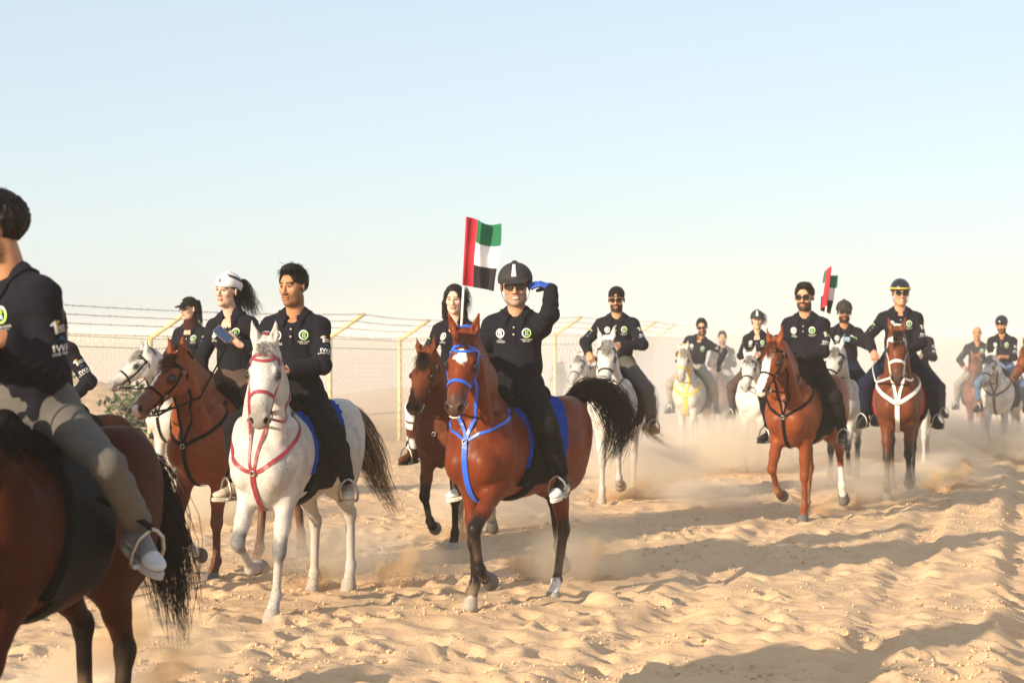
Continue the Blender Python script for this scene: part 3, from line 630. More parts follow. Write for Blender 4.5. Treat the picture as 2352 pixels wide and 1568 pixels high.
def saddle(h, label, pad='black_felt', lea='leather', iron='steel', feet=(), padlo=0.98, fur=0.022, sx=-0.02, padx=(-0.40, 0.26)):
    p = h['p']; g = h['grid']; root = thing('saddle', label, 'saddle', h['loc'], h['rz'], p['sc'], 'saddles on the horses')
    c = g.crop((-0.62, -0.42, 0.70), (0.46, 0.42, 1.60)); x, y, z = c.coords()
    # saddle blanket, slanting forward at the front edge
    b = sbox(x + (z - 1.2) * 0.35, y, z, (padx[0], -0.5, padlo), (padx[1], 0.5, 1.7)); m = Grid.__new__(Grid); m.lo, m.v, m.n = c.lo, c.v, c.n
    nz_ = (vnoise3(np.stack(np.broadcast_arrays(x, y, z), -1) * (55 if 'fleece' in pad else 20)) - 0.5).astype(np.float32) * (0.016 if 'fleece' in pad else 0.003)
    rb = 0.05; m.f = np.maximum(c.f - fur + nz_, b + nz_).astype(np.float32)
    V, Q = m.mesh(); obj('saddle_pad', V, Q, M[pad], root)
    for s in (-1, 1):
        b = sbox(x + (z - 1.2) * 0.42 - 0.02, y * s, z, (-0.20, 0.02, 0.86), (0.20, 0.6, 1.42)); m.f = np.maximum(c.f - fur - 0.02, b).astype(np.float32)
        V, Q = m.mesh(); obj('flap', V, Q, M[lea], root)
    gs = Grid((-0.48, -0.26, 1.25), (0.40, 0.26, 1.68), max(p['v'] * 0.8, 0.009))
    gs.cone((-0.22, 0, 1.41), (0.16, 0, 1.41), 0.075, 0.06, 1.9, 0.04); gs.cone((-0.27, -0.10, 1.47), (-0.27, 0.10, 1.47), 0.045, 0.045, 1.0, 0.06); gs.ell((-0.28, 0, 1.50), (0.045, 0.12, 0.06), 0.04)
    gs.cone((0.20, -0.04, 1.45), (0.20, 0.04, 1.45), 0.05, 0.05, 1.0, 0.06); gs.ell((0.22, 0, 1.50), (0.045, 0.06, 0.055), 0.04)
    V, Q = gs.mesh(); obj('seat', V, Q, M[lea], root)
    c2 = g.crop((-0.20, -0.42, 0.62), (0.40, 0.42, 1.15)); x, y, z = c2.coords(); m2 = Grid.__new__(Grid); m2.lo, m2.v, m2.n = c2.lo, c2.v, c2.n
    b = sbox(x - 0.17, y, z, (-0.055, -0.6, 0.5), (0.055, 0.6, 1.05)); m2.f = np.maximum(c2.f - 0.016, b).astype(np.float32); V, Q = m2.mesh(); obj('girth', V, Q, M[lea], root)
    for s, ft in zip((-1, 1), feet):
        if ft is None: continue
        A, T, U = ft; A, T, U = Vector(A), Vector(T).normalized(), Vector(U); U = (U - T * U.dot(T)).normalized(); S = T.cross(U)
        ball = A + T * 0.105 - U * 0.085; pts = [ball + S * x_ + U * y_ for x_, y_ in ((-0.062, -0.030), (-0.068, 0.02), (-0.052, 0.075), (-0.02, 0.105), (0, 0.115), (0.02, 0.105), (0.052, 0.075), (0.068, 0.02), (0.062, -0.030))]
        b = MB(); b.tube(pts, 0.0085, 6)
        rot = Matrix((T, S, U)).transposed(); b.box(ball - U * 0.034, (0.028, 0.064, 0.006), rot); b.build('stirrup', M[iron], root)
        top = Vector((sx + 0.06, s * 0.30, 1.22)); q = h['bvh'].find_nearest(top); top = q[0] + q[1] * 0.05
        P = [top + (pts[4] - top) * u + Vector((0, s * 0.02 * math.sin(math.pi * u), 0)) for u in np.linspace(0, 1, 8)]
        b = MB(); b.ribbon(P, [Vector((0, s, 0))] * 8, 0.028, 0.007); b.build('stirrup_leather', M[lea], root)
    return root

# ------------------------------------------------------------------ riders
def text_tris(s):
    cu = bpy.data.curves.new('lettering', 'FONT'); cu.body = s; cu.align_x = 'CENTER'; cu.size = 1.0; cu.resolution_u = 2; cu.space_character = 1.05; cu.offset = 0.02
    o = bpy.data.objects.new('lettering', cu); COL.objects.link(o); dg = bpy.context.evaluated_depsgraph_get(); me = bpy.data.meshes.new_from_object(o.evaluated_get(dg))
    V = [(v.co.x, v.co.y) for v in me.vertices]; F = [tuple(f.vertices) for f in me.polygons]
    bpy.data.objects.remove(o); bpy.data.curves.remove(cu); bpy.data.meshes.remove(me); return V, F
class Decal:
    def __init__(s): s.v = []; s.f = []; s.c = []; s.l = []
    def add(s, V, F, col, layer=0):
        b = len(s.v); s.v += list(V); s.f += [tuple(i + b for i in f) for f in F]; s.c += [col(v) if callable(col) else col for v in V]; s.l += [layer] * len(V)
    def ring(s, cx, cy, r0, r1, col, layer=0, n=28):
        V = [(cx + r * math.cos(2 * math.pi * i / n), cy + r * math.sin(2 * math.pi * i / n)) for i in range(n) for r in (r0, r1)]
        s.add(V, [(2 * i, 2 * i + 1, (2 * i + 3) % (2 * n), (2 * i + 2) % (2 * n)) for i in range(n)], col, layer)
    def text(s, t, x, y, size, col, layer=1, sx=1.0):
        V, F = TXT.setdefault(t, None) or TXT.__setitem__(t, text_tris(t)) or TXT[t]
        s.add([(x + a * size * sx, y + b * size) for a, b in V], F, col, layer)
    def poly(s, P, col, layer=0): s.add(P, [tuple(range(len(P)))], col, layer)
    def rect(s, x0, y0, x1, y1, col, layer=0): s.poly([(x0, y0), (x1, y0), (x1, y1), (x0, y1)], col, layer)
TXT = {}
WH = (0.62, 0.62, 0.60); GRN = (0.30, 0.62, 0.05); BLU = (0.30, 0.62, 0.80)
def chest_left():
    d = Decal(); g_ = lambda v: tuple(np.array((0.72, 0.84, 0.86)) * (1 - w) + np.array((0.38, 0.66, 0.06)) * w for w in [min(1, max(0, (v[0] - v[1]) * 9 + 0.45))])[0]
    d.ring(0, 0, 0.031, 0.042, g_); d.text('30', 0, 0.003, 0.030, (0.50, 0.68, 0.05), 1, 1.15); d.text('30', 0, -0.021, 0.030, (0.55, 0.78, 0.85), 1, 1.15)
    d.text('DUBAI HORSE', 0, -0.062, 0.0155, WH); d.text('RIDE 2021', 0, -0.078, 0.0155, WH); return d
def chest_right():
    d = Decal(); d.ring(0, 0, 0.032, 0.042, WH)
    d.poly([(-0.022, -0.030), (0.016, -0.030), (0.022, -0.010), (0.012, 0.004), (0.020, 0.010), (0.016, 0.020), (0.004, 0.024), (-0.002, 0.032), (-0.012, 0.024), (-0.024, 0.006), (-0.016, -0.006)], WH, 1)
    d.poly([(-0.006, -0.02), (0.006, -0.024), (0.004, -0.004), (-0.004, 0.002)], (0.012, 0.012, 0.02), 2)
    d.text('ROYAL', 0, -0.060, 0.013, WH); d.text('STALLIONS', 0, -0.076, 0.0165, WH); d.rect(-0.040, -0.083, 0.040, -0.080, WH); return d
def sleeve_left():
    d = Decal(); gold = (0.50, 0.28, 0.05)
    d.poly([(-0.052, 0.045), (-0.030, 0.062), (-0.024, 0.052), (-0.024, -0.002), (-0.036, -0.002), (-0.036, 0.040), (-0.050, 0.036)], WH); d.poly([(-0.030, 0.062), (-0.004, 0.058), (-0.006, 0.046), (-0.024, 0.048)], gold, 1); d.rect(-0.024, 0.0, -0.017, 0.047, gold, 1)
    d.text('INDEX', 0.018, 0.016, 0.030, WH, 1, 0.8); d.text('EQUESTRIAN', 0.016, 0.003, 0.014, (0.6, 0.58, 0.52), 1)
    d.poly([(-0.048, -0.046), (0.05, -0.046), (0.044, -0.034), (0.018, -0.030), (0.006, -0.014), (-0.010, -0.012), (-0.018, -0.028), (-0.044, -0.034)], (0.035, 0.09, 0.18))
    d.text('IWA', -0.004, -0.086, 0.046, WH, 1, 1.2); d.text('LAND TRADING', 0.004, -0.104, 0.019, WH); return d
def sleeve_right():
    d = Decal(); d.text('seven', 0.002, 0.038, 0.030, (0.62, 0.66, 0.30)); d.ring(-0.024, 0.018, 0.0, 0.016, (0.62, 0.60, 0.10)); d.rect(-0.026, -0.004, 0.040, 0.012, (0.10, 0.26, 0.45))
    d.rect(-0.040, -0.032, 0.036, -0.018, (0.45, 0.04, 0.05)); d.rect(-0.04, -0.052, 0.03, -0.043, (0.02, 0.22, 0.10)); d.rect(-0.04, -0.064, 0.03, -0.052, WH); d.rect(-0.04, -0.073, 0.03, -0.064, (0.01, 0.01, 0.01)); d.rect(-0.05, -0.085, -0.04, -0.043, (0.55, 0.03, 0.05)); return d
def put_decal(name, d, bvh, O, U, Vv, Nn, parent, k=1.0):
    O, U, Vv, Nn = Vector(O), Vector(U).normalized(), Vector(Vv).normalized(), Vector(Nn).normalized(); P = []
    for (a, b), l in zip(d.v, d.l):
        st = O + U * a * k + Vv * b * k + Nn * 0.16; q = bvh.ray_cast(st, -Nn, 0.4)
        if q[0] is None: n_ = bvh.find_nearest(st - Nn * 0.16); q = n_
        P.append(q[0] + Nn * (0.0035 + 0.0012 * l))
    me = bpy.data.meshes.new(name); me.from_pydata(P, [], d.f); a = me.color_attributes.new('Col', 'FLOAT_COLOR', 'POINT')
    a.data.foreach_set('color', np.array([(*c, 1) for c in d.c], np.float32).ravel()); return link(bpy.data.objects.new(name, me), parent, M['print'])

def ik(S, T, l1, l2, hint):
    S, T = np.asarray(S, float), np.asarray(T, float); D = T - S; d = np.linalg.norm(D)
    if d > (l1 + l2) * 0.995: T = S + D / d * (l1 + l2) * 0.995; D = T - S; d = np.linalg.norm(D)
    u = D / d; a = (l1 * l1 - l2 * l2 + d * d) / (2 * d); hh = math.sqrt(max(l1 * l1 - a * a, 1e-6)); hv = np.asarray(hint, float); hv = hv - u * hv.dot(u); hv /= np.linalg.norm(hv) + 1e-9
    return S + u * a + hv * hh, T
def hand_prims(g, W_, F, B, th, curl, infl=0.0, thumb=(0.55, 0.6, -0.5), spread=1.0):
    sp = Space(frame(F, B), W_); gk = dict(sp=sp, k=0.010); ys = np.array((0.031, 0.0105, -0.0105, -0.030)) * th
    g.cone((-0.02, 0, 0), (0.02, 0, 0), 0.026 + infl, 0.026 + infl, 1.15, 0.02, sp=sp)
    for i in range(4): g.cone((0.012, ys[i] * 0.55, 0), (0.088 - 0.004 * abs(i - 1), ys[i], 0.002), 0.0155 + infl, 0.0125 + infl, 1.0, 0.012, sp=sp)
    for i, L in enumerate((0.074, 0.083, 0.077, 0.060)):
        q = np.array((0.088 - 0.004 * abs(i - 1), ys[i], 0.0)); ang = 0.0; c = curl[i] if hasattr(curl, '__len__') else curl
        for j, (fl, w) in enumerate(((0.44, 1.0), (0.31, 1.15), (0.25, 0.8))):
            ang += c * w; n = q + np.array((math.cos(R(ang)), spread * ys[i] * 1.2 * (1 if j == 0 else 0.4), -math.sin(R(ang)))) * L * fl
            g.cone(q, n, 0.0098 - 0.0007 * j + infl, 0.0090 - 0.0008 * j + infl, 1.0, 0.004, sp=sp); q = n
    t0 = np.array((0.022, 0.022 * th, -0.008)); t = np.array(thumb, float) * np.array((1, th, 1)); t /= np.linalg.norm(t); t1 = t0 + t * 0.045; t2 = t1 + (t * 0.7 + np.array((0.5, -0.15 * th, -0.2))) * 0.034
    g.cone(t0, t1, 0.0165 + infl, 0.0125 + infl, 1.0, 0.012, sp=sp); g.cone(t1, t2, 0.0118 + infl, 0.0095 + infl, 1.0, 0.004, sp=sp)
def rider(h, q):
    hp = h['p']; sc = hp['sc']; near = q.get('lod', 1); hv = (0.0042, 0.0062, 0.010)[near]; cv = (0.0085, 0.012, 0.018)[near]
    p0 = np.array((q.get('px', -0.04), 0, 1.545 + q.get('post', 0.0)), float); f = q.get('fem', 0)
    T = Space(np.array(Matrix.Rotation(R(q.get('tyaw', 0)), 3, 'Z') @ Matrix.Rotation(R(q.get('lean', 4)), 3, 'Y') @ Matrix.Rotation(R(q.get('side', 0)), 3, 'X')), p0)
    shw = 0.150 if f else 0.172; wk = 0.88 if f else 1.0; bulk = q.get('bulk', 1.0)
    Mw = Matrix.Translation(h['loc']) @ Matrix.Rotation(h['rz'], 4, 'Z') @ Matrix.Scale(sc, 4)
    root = thing('person', q['label'], 'person', h['loc'], h['rz'], sc, 'riders in navy shirts')
    HS = Space(T.R @ np.eye(3), T.w((0.02, 0, 0.515)))     # neck base
    hy, hpi, hro = q.get('head', (0, 5, 0)); hr_ = np.array(Matrix.Rotation(R(hy), 3, 'Z') @ Matrix.Rotation(R(hpi), 3, 'Y') @ Matrix.Rotation(R(hro), 3, 'X'))
    hc = T.w((0.035 + 0.0008 * hpi, 0, 0.70)); hk = q.get('hk', 1.02 if f else 1.07); hd = Space(hr_, hc, np.array((1, q.get('fwid', 1.0), 1)) * hk)
    S = [T.w((0.0, s * shw, 0.418)) for s in (-1, 1)]
    arms = []
    for i, s in ((0, -1), (1, 1)):
        d = q.get('armR' if s < 0 else 'armL', {}); wl = d.get('w', (0.33, s * 0.07, 0.20)); w_ = p0 + np.array(wl) if not d.get('head') else hd.w(wl)
        e, w_ = ik(S[i], w_, 0.285, 0.255, d.get('hint', (-0.45, s * 0.75, -0.6))); F = np.array(d.get('F', (0.75, -s * 0.35, -0.25))); B = np.array(d.get('B', (0.35, s * 0.8, 0.45)))
        arms.append(dict(s=s, S=S[i], E=e, W=w_, F=F, B=B, curl=d.get('curl', 62), glove=d.get('glove'), thumb=d.get('thumb', (0.75, 0.35, -0.35)), bare=d.get('bare', False), spread=d.get('spread', 1.0)))
    legs = []
    for i, s in ((0, -1), (1, 1)):
        hip = p0 + np.array((0.0, s * 0.09, -0.02)); an = p0 + np.array(q.get('footR' if s < 0 else 'footL', (0.00, s * 0.375, -0.64)))
        k, an = ik(hip, an, 0.445, 0.42, (1.0, s * 0.55, 0.15)); legs.append(dict(s=s, hip=hip, K=k, A=an, T=np.array(q.get('toeR' if s < 0 else 'toeL', (0.92, s * 0.35, -0.05))), U=np.array((0.05, 0, 1.0))))
    # ---------------- body : head, neck, torso, limbs and hands joined in one mesh
    skin = np.array(q.get('skin', (0.36, 0.185, 0.105))); VV, QQ, CC = [], [], []; nb = 0
    def addpart(V, Q, c):
        nonlocal nb
        VV.append(V); QQ.append(Q + nb); CC.append(c); nb += len(V)
    lo = hd.w((0, 0, 0)) - np.array((0.20, 0.20, 0.31)); hi = hd.w((0, 0, 0)) + np.array((0.22, 0.20, 0.20))
    g = Grid(lo, hi, hv); hs = hd; kk = dict(sp=hs)
    wf = 0.94 if f else 1.0
    g.ell((-0.012, 0, 0.035), (0.096, 0.076, 0.084), 0.02, **kk); g.ell((0.030, 0, -0.030), (0.060, 0.060 * wf, 0.082), 0.03, **kk)
    g.cone((0.020, -0.018, -0.078), (0.020, 0.018, -0.078), 0.043 * wf, 0.043 * wf, 1.0, 0.03, **kk); g.ell((0.070, 0, -0.104), (0.024, 0.024 * wf, 0.018), 0.03, **kk)
    for s in (-1, 1): g.ell((0.058, s * 0.040, -0.018), (0.026, 0.024, 0.022), 0.02, **kk); g.ell((-0.008, s * 0.079, -0.004), (0.018, 0.008, 0.031), 0.006, rot=euler_np(s * 20, 10), **kk)
    g.cone((0.080, -0.036, 0.026), (0.080, 0.036, 0.026), 0.011, 0.011, 1.0, 0.02, **kk)
    for s in (-1, 1): g.ell((0.098, s * 0.031, 0.006), (0.014, 0.019, 0.012), 0.012, sub=True, **kk)
    g.cone((0.088, 0, 0.018), (0.108, 0, -0.028), 0.008, 0.0115, 0.95, 0.012, **kk); g.ell((0.110, 0, -0.031), (0.012, 0.011, 0.010), 0.008, **kk)
    for s in (-1, 1): g.ell((0.096, s * 0.0125, -0.035), (0.010, 0.008, 0.008), 0.006, **kk)
    sm = q.get('smile', 0); g.ell((0.090, 0, -0.060), (0.010, 0.024, 0.0065), 0.006, **kk); g.ell((0.087, 0, -0.0725), (0.011, 0.021, 0.0075), 0.006, **kk)
    if sm: g.ell((0.100, 0, -0.066), (0.014, 0.023, 0.0075), 0.004, sub=True, **kk)
    else: g.ell((0.100, 0, -0.0655), (0.010, 0.024, 0.0022), 0.004, sub=True, **kk)
    nk = 0.050 if f else 0.060
    nb0 = T.w((0.0, 0, 0.46)); g.cone(hs.w((-0.018, 0, -0.075)), nb0, nk, nk * 1.12, 1.0, 0.03)
    V, Q = g.mesh(); l = hs.local(V); c = np.tile(skin, (len(V), 1)); n1 = vnoise3(l * 60); n2_ = vnoise3(l * 160)
    c *= (0.9 + 0.2 * vnoise3(l * 25))[:, None]
    warm = sstep(0.05, 0.02, np.linalg.norm(l - np.array((0.07, 0.0, -0.03)), axis=1)); c = mixc(c, skin * np.array((1.05, 0.82, 0.78)), warm * 0.5)
    fr = l[:, 0] > 0.05
    c = mixc(c, q.get('lips', skin * np.array((0.98, 0.74, 0.72))), np.where(fr & (np.abs(l[:, 1]) < 0.027), sstep(0.0155, 0.0105, np.abs(l[:, 2] + 0.0665 + 0.1 * np.abs(l[:, 1]) * 0)), 0) * sstep(0.028, 0.020, np.abs(l[:, 1])))
    c = mixc(c, skin * 0.12, np.where(fr, sstep(0.0035, 0.0015, np.abs(l[:, 2] + 0.0655)), 0) * sstep(0.026, 0.020, np.abs(l[:, 1])) * (0.75))
    hairc = np.array(q.get('hairc', (0.010, 0.007, 0.006)))
    bw = 0.005 if f else 0.0075
    for s in (-1, 1):
        brow = np.where(fr, sstep(bw, bw * 0.5, np.abs(l[:, 2] - 0.030 + 6 * (np.abs(l[:, 1]) - 0.030) ** 2)), 0) * sstep(0.056, 0.050, np.abs(l[:, 1])) * sstep(0.008, 0.014, np.abs(l[:, 1])); c = mixc(c, hairc, brow * 0.8)
    ey = np.zeros(len(V))
    for s in (-1, 1): ey = np.maximum(ey, np.where(l[:, 0] > 0.06, sstep(0.026, 0.012, np.hypot(l[:, 1] - s * 0.031, (l[:, 2] - 0.007) * 1.5)), 0))
    c = mixc(c, skin * 0.55, ey * 0.55)
    bd = q.get('beard', 0)
    if bd:
        jaw = sstep(-0.035, -0.055, l[:, 2] + 0.02 * (np.abs(l[:, 1]) < 0.02)) * sstep(-0.02, 0.01, l[:, 0] + 0.02) * sstep(-0.135, -0.118, l[:, 2])
        must = sstep(0.013, 0.007, np.abs(l[:, 2] + 0.047)) * sstep(0.034, 0.026, np.abs(l[:, 1])) * fr
        lipz = sstep(0.030, 0.022, np.hypot(l[:, 1], (l[:, 2] + 0.066) * 1.7)) * fr; cheek = sstep(0.055, 0.03, np.abs(l[:, 1]) * 0 + np.maximum(0, l[:, 2] + 0.075)) 
        side_ = sstep(0.045, 0.060, np.abs(l[:, 1])) * sstep(0.02, -0.02, l[:, 2]) * sstep(-0.03, -0.005, l[:, 0]) * sstep(0.06, 0.03, l[:, 0])
        w = np.maximum(np.maximum(jaw * (1 - lipz * 0.9), must), side_ * 0.8) * np.clip(bd * (0.65 + 0.6 * n2_), 0, 1); c = mixc(c, q.get('beardc', hairc * 1.2), w * q.get('bw', 1.0))
    addpart(V, Q, c)
    hbvh = None
    g = Grid(p0 - np.array((0.35, 0.52, 0.85)), p0 + np.array((0.55, 0.62, 0.75)), max(cv * 1.25, 0.011)); ss = 0.010
    g.cone(T.w((0.0, 0, 0.36)), T.w((-0.005, 0, 0.14)), 0.120 * wk - ss, 0.112 * wk - ss, 1.30, 0.06, sp=ID); g.ell(T.w((0, 0, 0.02)), (0.115, 0.15, 0.10), 0.05)
    g.cone(S[0], S[1], 0.042, 0.042, 1.0, 0.06); g.cone(T.w((0.035, -0.02, 0.425)), T.w((0.035, 0.02, 0.425)), 0.062, 0.062, 1.0, 0.05)
    for a in arms: g.cone(a['S'], a['E'], 0.050 * wk, 0.038 * wk, 1.0, 0.03); g.cone(a['E'], a['W'], 0.040 * wk, 0.026 * wk, 1.0, 0.02)
    for L in legs: g.cone(L['hip'], L['K'], 0.080, 0.055, 1.0, 0.04); g.cone(L['K'], L['A'], 0.054, 0.036, 1.0, 0.02)
    V, Q = g.mesh(); addpart(V, Q, np.tile(skin * 0.97, (len(V), 1)))
    for a in arms:
        g = Grid(a['W'] - 0.25, a['W'] + 0.25, hv * 1.05); u = (a['E'] - a['W']) / np.linalg.norm(a['E'] - a['W'])
        g.cone(a['W'] + u * 0.10, a['W'], 0.031 * wk, 0.025 * wk, 1.0, 0.02); hand_prims(g, a['W'], a['F'], a['B'], 1 if a['s'] < 0 else -1, a['curl'], -0.0015 if a['glove'] else 0.0, a['thumb'], a['spread'])
        V, Q = g.mesh(); addpart(V, Q, np.tile(skin * np.array((0.95, 0.88, 0.85)), (len(V), 1)) * (0.9 + 0.2 * vnoise3(V * 50))[:, None])
        if a['glove']:
            g = Grid(a['W'] - 0.25, a['W'] + 0.25, hv * 1.05); g.cone(a['W'] + u * 0.035, a['W'], 0.036, 0.031, 1.0, 0.02); hand_prims(g, a['W'], a['F'], a['B'], 1 if a['s'] < 0 else -1, a['curl'], 0.0022, a['thumb'], a['spread'])
            V, Q = g.mesh(); gl = obj('glove', V, Q, M[a['glove']], root)
            if q.get('twotone') and a['s'] > 0:
                gl.data.materials.append(M['plastic']); me = gl.data; N = np.empty(len(me.polygons) * 3, np.float32); me.polygons.foreach_get('normal', N); N = N.reshape(-1, 3); Cn = np.empty(len(me.polygons) * 3, np.float32); me.polygons.foreach_get('center', Cn); Cn = Cn.reshape(-1, 3)
                z_ = N @ (a['B'] / np.linalg.norm(a['B'])); lx = (Cn - a['W']) @ (a['F'] / np.linalg.norm(a['F'])); me.polygons.foreach_set('material_index', ((z_ < 0.05) | (lx < 0.01)).astype(np.int32))
    obj('body', np.vstack(VV), np.vstack(QQ), M['skin'], root, np.vstack(CC))
    # ---------------- polo shirt
    g = Grid(p0 - np.array((0.36, 0.62, 0.16)), p0 + np.array((0.60, 0.66, 0.92)), cv)
    tw_ = 1.30 * bulk
    CH = T.w((0.0, 0, 0.36)); Tsp = T
    g.cone((0.0, 0, 0.36), (-0.005, 0, 0.15), 0.122 * wk * bulk, 0.112 * wk * bulk, 1.34, 0.05, sp=Tsp); g.cone((-0.005, 0, 0.15), (-0.005, 0, 0.0), 0.112 * wk * bulk, 0.124 * bulk, 1.30, 0.05, sp=Tsp)
    if q.get('belly'): g.ell((0.05, 0, 0.13), (0.115, 0.15, 0.14), 0.06, sp=Tsp)
    if f:
        for s in (-1, 1): g.ell((0.085, s * 0.068, 0.325), (0.055, 0.062, 0.065), 0.04, sp=Tsp)
    else:
        for s in (-1, 1): g.ell((0.07, s * 0.075, 0.37), (0.055, 0.085, 0.07), 0.05, sp=Tsp)
    for i, s in ((0, -1), (1, 1)): g.cone(T.w((-0.008, s * 0.040, 0.515)), S[i] + T.R @ np.array((0, -s * 0.02, 0.0)), 0.048, 0.060 * wk, 1.0, 0.05)
    g.cone(S[0], S[1], 0.060 * wk, 0.060 * wk, 1.0, 0.06)
    for a in arms:
        g.cone(a['S'], a['E'], 0.066 * wk, 0.056 * wk, 1.0, 0.035); u = a['E'] + (a['W'] - a['E']) * (0.90 if not a['bare'] else 0.25)
        g.cone(a['E'], u, 0.060 * wk, 0.044 * wk if not a['bare'] else 0.058, 1.0, 0.02)
    g.cone((0.098, 0, 0.575), (0.125, 0, 0.455), 0.038, 0.004, 1.0, 0.006, sp=Tsp, sub=True); g.cone((0.02, 0, 0.62), (0.015, 0, 0.57), 0.058, 0.046, 1.0, 0.008, sp=Tsp, sub=True)
    X, Y, Z = g._loc(*g.full(), Tsp); g.f = np.maximum(g.f, (-0.055 - Z - 0.012 * np.sin(X * 25) - 0.008 * np.sin(Y * 31 + 1))).astype(np.float32)
    V, Q = g.mesh(); sh = obj('polo_shirt', V, Q, M['polo'], root)
    am = 1.0 if near < 2 else 0.6
    def fold(P):
        l = T.local(P); d = np.full(len(P), 9.0); wr = np.zeros(len(P))
        for a in arms:
            for A_, B_ in ((a['S'], a['E']), (a['E'], a['W'])):
                dd, t = segd(P, A_, B_); ax = (B_ - A_) / np.linalg.norm(B_ - A_); al = (P - A_) @ ax; per = P - A_ - al[:, None] * ax
                w_ = ridge(per * 9 + np.outer(al * 24, (0.8, 0.5, 0.6)), 1.0); m = dd < d; wr = np.where(m, w_ * (0.45 + 0.9 * sstep(0.16, 0.0, np.linalg.norm(P - a['E'], axis=1)) + 0.5 * sstep(0.1, 0, np.linalg.norm(P - a['W'], axis=1))), wr); d = np.minimum(d, dd)
        torso = ridge(l * np.array((7, 9, 7)) + 3 * vnoise3(l * 4)[:, None], 1.0) * (0.5 + 0.7 * sstep(0.25, 0.02, l[:, 2])) + 0.6 * ridge(l * np.array((5, 6, 20)) + 11, 1.0) * sstep(0.16, 0.0, l[:, 2])
        arm = sstep(0.115, 0.085, d) * sstep(shw * 0.75, shw, np.abs(l[:, 1]))
        return am * (0.014 * (wr * arm + torso * (1 - arm)) + 0.008 + 0.004 * (vnoise3(P * 40) - 0.5))
    Vs = displace(sh, fold); sb = BVHTree.FromPolygons(Vs.tolist(), Q.tolist())
    # collar, placket, buttons
    Vc = []; Fc = []; na = 28
    for i in range(na):
        ph = R(24 + (336 - 24) * i / (na - 1)); fr_ = max(0, math.cos(ph)); cx, cy = math.cos(ph), math.sin(ph); op = 0.018 * fr_
        pf = math.exp(-((ph - R(24)) / 0.5) ** 2) + math.exp(-((R(336) - ph) / 0.5) ** 2)
        for r, z in ((0.055, 0.492), (0.058 + op, 0.535 - 0.036 * fr_), (0.064 + op, 0.538 - 0.040 * fr_), (0.080 + op, 0.52 - 0.055 * fr_), (0.092 + 0.034 * pf, 0.495 - 0.070 * fr_ ** 2 - 0.03 * pf)):
            Vc.append(T.w((cx * r * (1.0 if cx > 0 else 0.92) + 0.004, cy * r * 1.02, z)))
    for i in range(na):
        b = Vector(Vc[i * 5 + 4]); qn = sb.find_nearest(b)
        Vc[i * 5 + 4] = qn[0] + qn[1] * 0.008; m_ = (Vector(Vc[i * 5 + 2]) + Vc[i * 5 + 4]) / 2; qn = sb.find_nearest(m_); Vc[i * 5 + 3] = m_ + Vector(T.R @ np.array((cx * 0 + math.cos(R(24 + (336 - 24) * i / (na - 1))), math.sin(R(24 + (336 - 24) * i / (na - 1))), 0.6))) * 0.003
    for i in range(na - 1):
        for j in range(4): Fc.append((i * 5 + j, i * 5 + j + 1, i * 5 + 5 + j + 1, i * 5 + 5 + j))
    me = bpy.data.meshes.new('collar'); me.from_pydata([tuple(x) for x in Vc], [], Fc); me.polygons.foreach_set('use_smooth', [True] * len(Fc)); co = link(bpy.data.objects.new('collar', me), sh, M['polo'])
    md = co.modifiers.new('thick', 'SOLIDIFY'); md.thickness = 0.004; md.offset = 0
    if near < 2:
        tn = Vector(T.R @ np.array((1, 0, 0))); b = MB(); P = []; N = []
        for z in np.linspace(0.435, 0.30, 6):
            qn = sb.ray_cast(Vector(T.w((0.4, 0.004, z))), -tn, 0.5)
            if qn[0]: P.append(qn[0] + tn * 0.002); N.append(tn)
        if len(P) > 2: b.ribbon(P, N, 0.030, 0.004); b.build('placket', M['polo'], sh)
        for z in (0.415, 0.365):
            qn = sb.ray_cast(Vector(T.w((0.4, 0.004, z))), -tn, 0.5)
            if qn[0]: ring_mesh('button', qn[0] + tn * 0.007, 0.0045, tn, 0.0022, M['silver'], sh, 8)
    up_ = T.R @ np.array((0, 0, 1.0)); fx = T.R @ np.array((1.0, 0, 0)); ly = T.R @ np.array((0, 1.0, 0))
    put_decal('emblem', chest_left(), sb, T.w((0.12, 0.090, 0.375)), ly, up_, fx + ly * 0.25, sh, 0.80 if not f else 0.76)
    if not q.get('one'): put_decal('emblem', chest_right(), sb, T.w((0.12, -0.090, 0.372)), ly, up_, fx - ly * 0.25, sh, 0.80 if not f else 0.76)
    for a, dc in zip(arms, (sleeve_right(), sleeve_left())):
        ax = (a['S'] - a['E']) / np.linalg.norm(a['S'] - a['E']); out = np.array(q.get('sleeveN', (0.60, a['s'] * 0.85, 0.1))) * np.array((1, 1 if 'sleeveN' not in q else a['s'], 1)); out = out - ax * out.dot(ax)
        put_decal('sleeve_print', dc, sb, a['S'] * 0.50 + a['E'] * 0.50, np.cross(ax, out), ax, out, sh, 0.80)
    # ---------------- trousers and shoes
    g = Grid(p0 - np.array((0.36, 0.56, 0.82)), p0 + np.array((0.58, 0.56, 0.24)), cv); tk = q.get('slim', 1.0)
    g.ell(T.w((-0.01, 0, 0.0)), (0.125 * bulk, 0.165 * bulk, 0.125), 0.05); g.cone(T.w((0, 0, 0.02)), T.w((0, 0, 0.10)), 0.118 * bulk, 0.108 * wk * bulk, 1.28, 0.04)
    hem = q.get('hem', 0.92)
    for L in legs:
        g.cone(L['hip'], L['K'], 0.098 * bulk, 0.072 * tk, 1.0, 0.05); m_ = L['K'] + (L['A'] - L['K']) * 0.35; e_ = L['K'] + (L['A'] - L['K']) * hem
        g.cone(L['K'], m_, 0.072 * tk, 0.068 * tk, 1.0, 0.03); g.cone(m_, e_, 0.066 * tk, q.get('cuff', 0.052), 1.0, 0.03)
    X, Y, Z = g.coords()
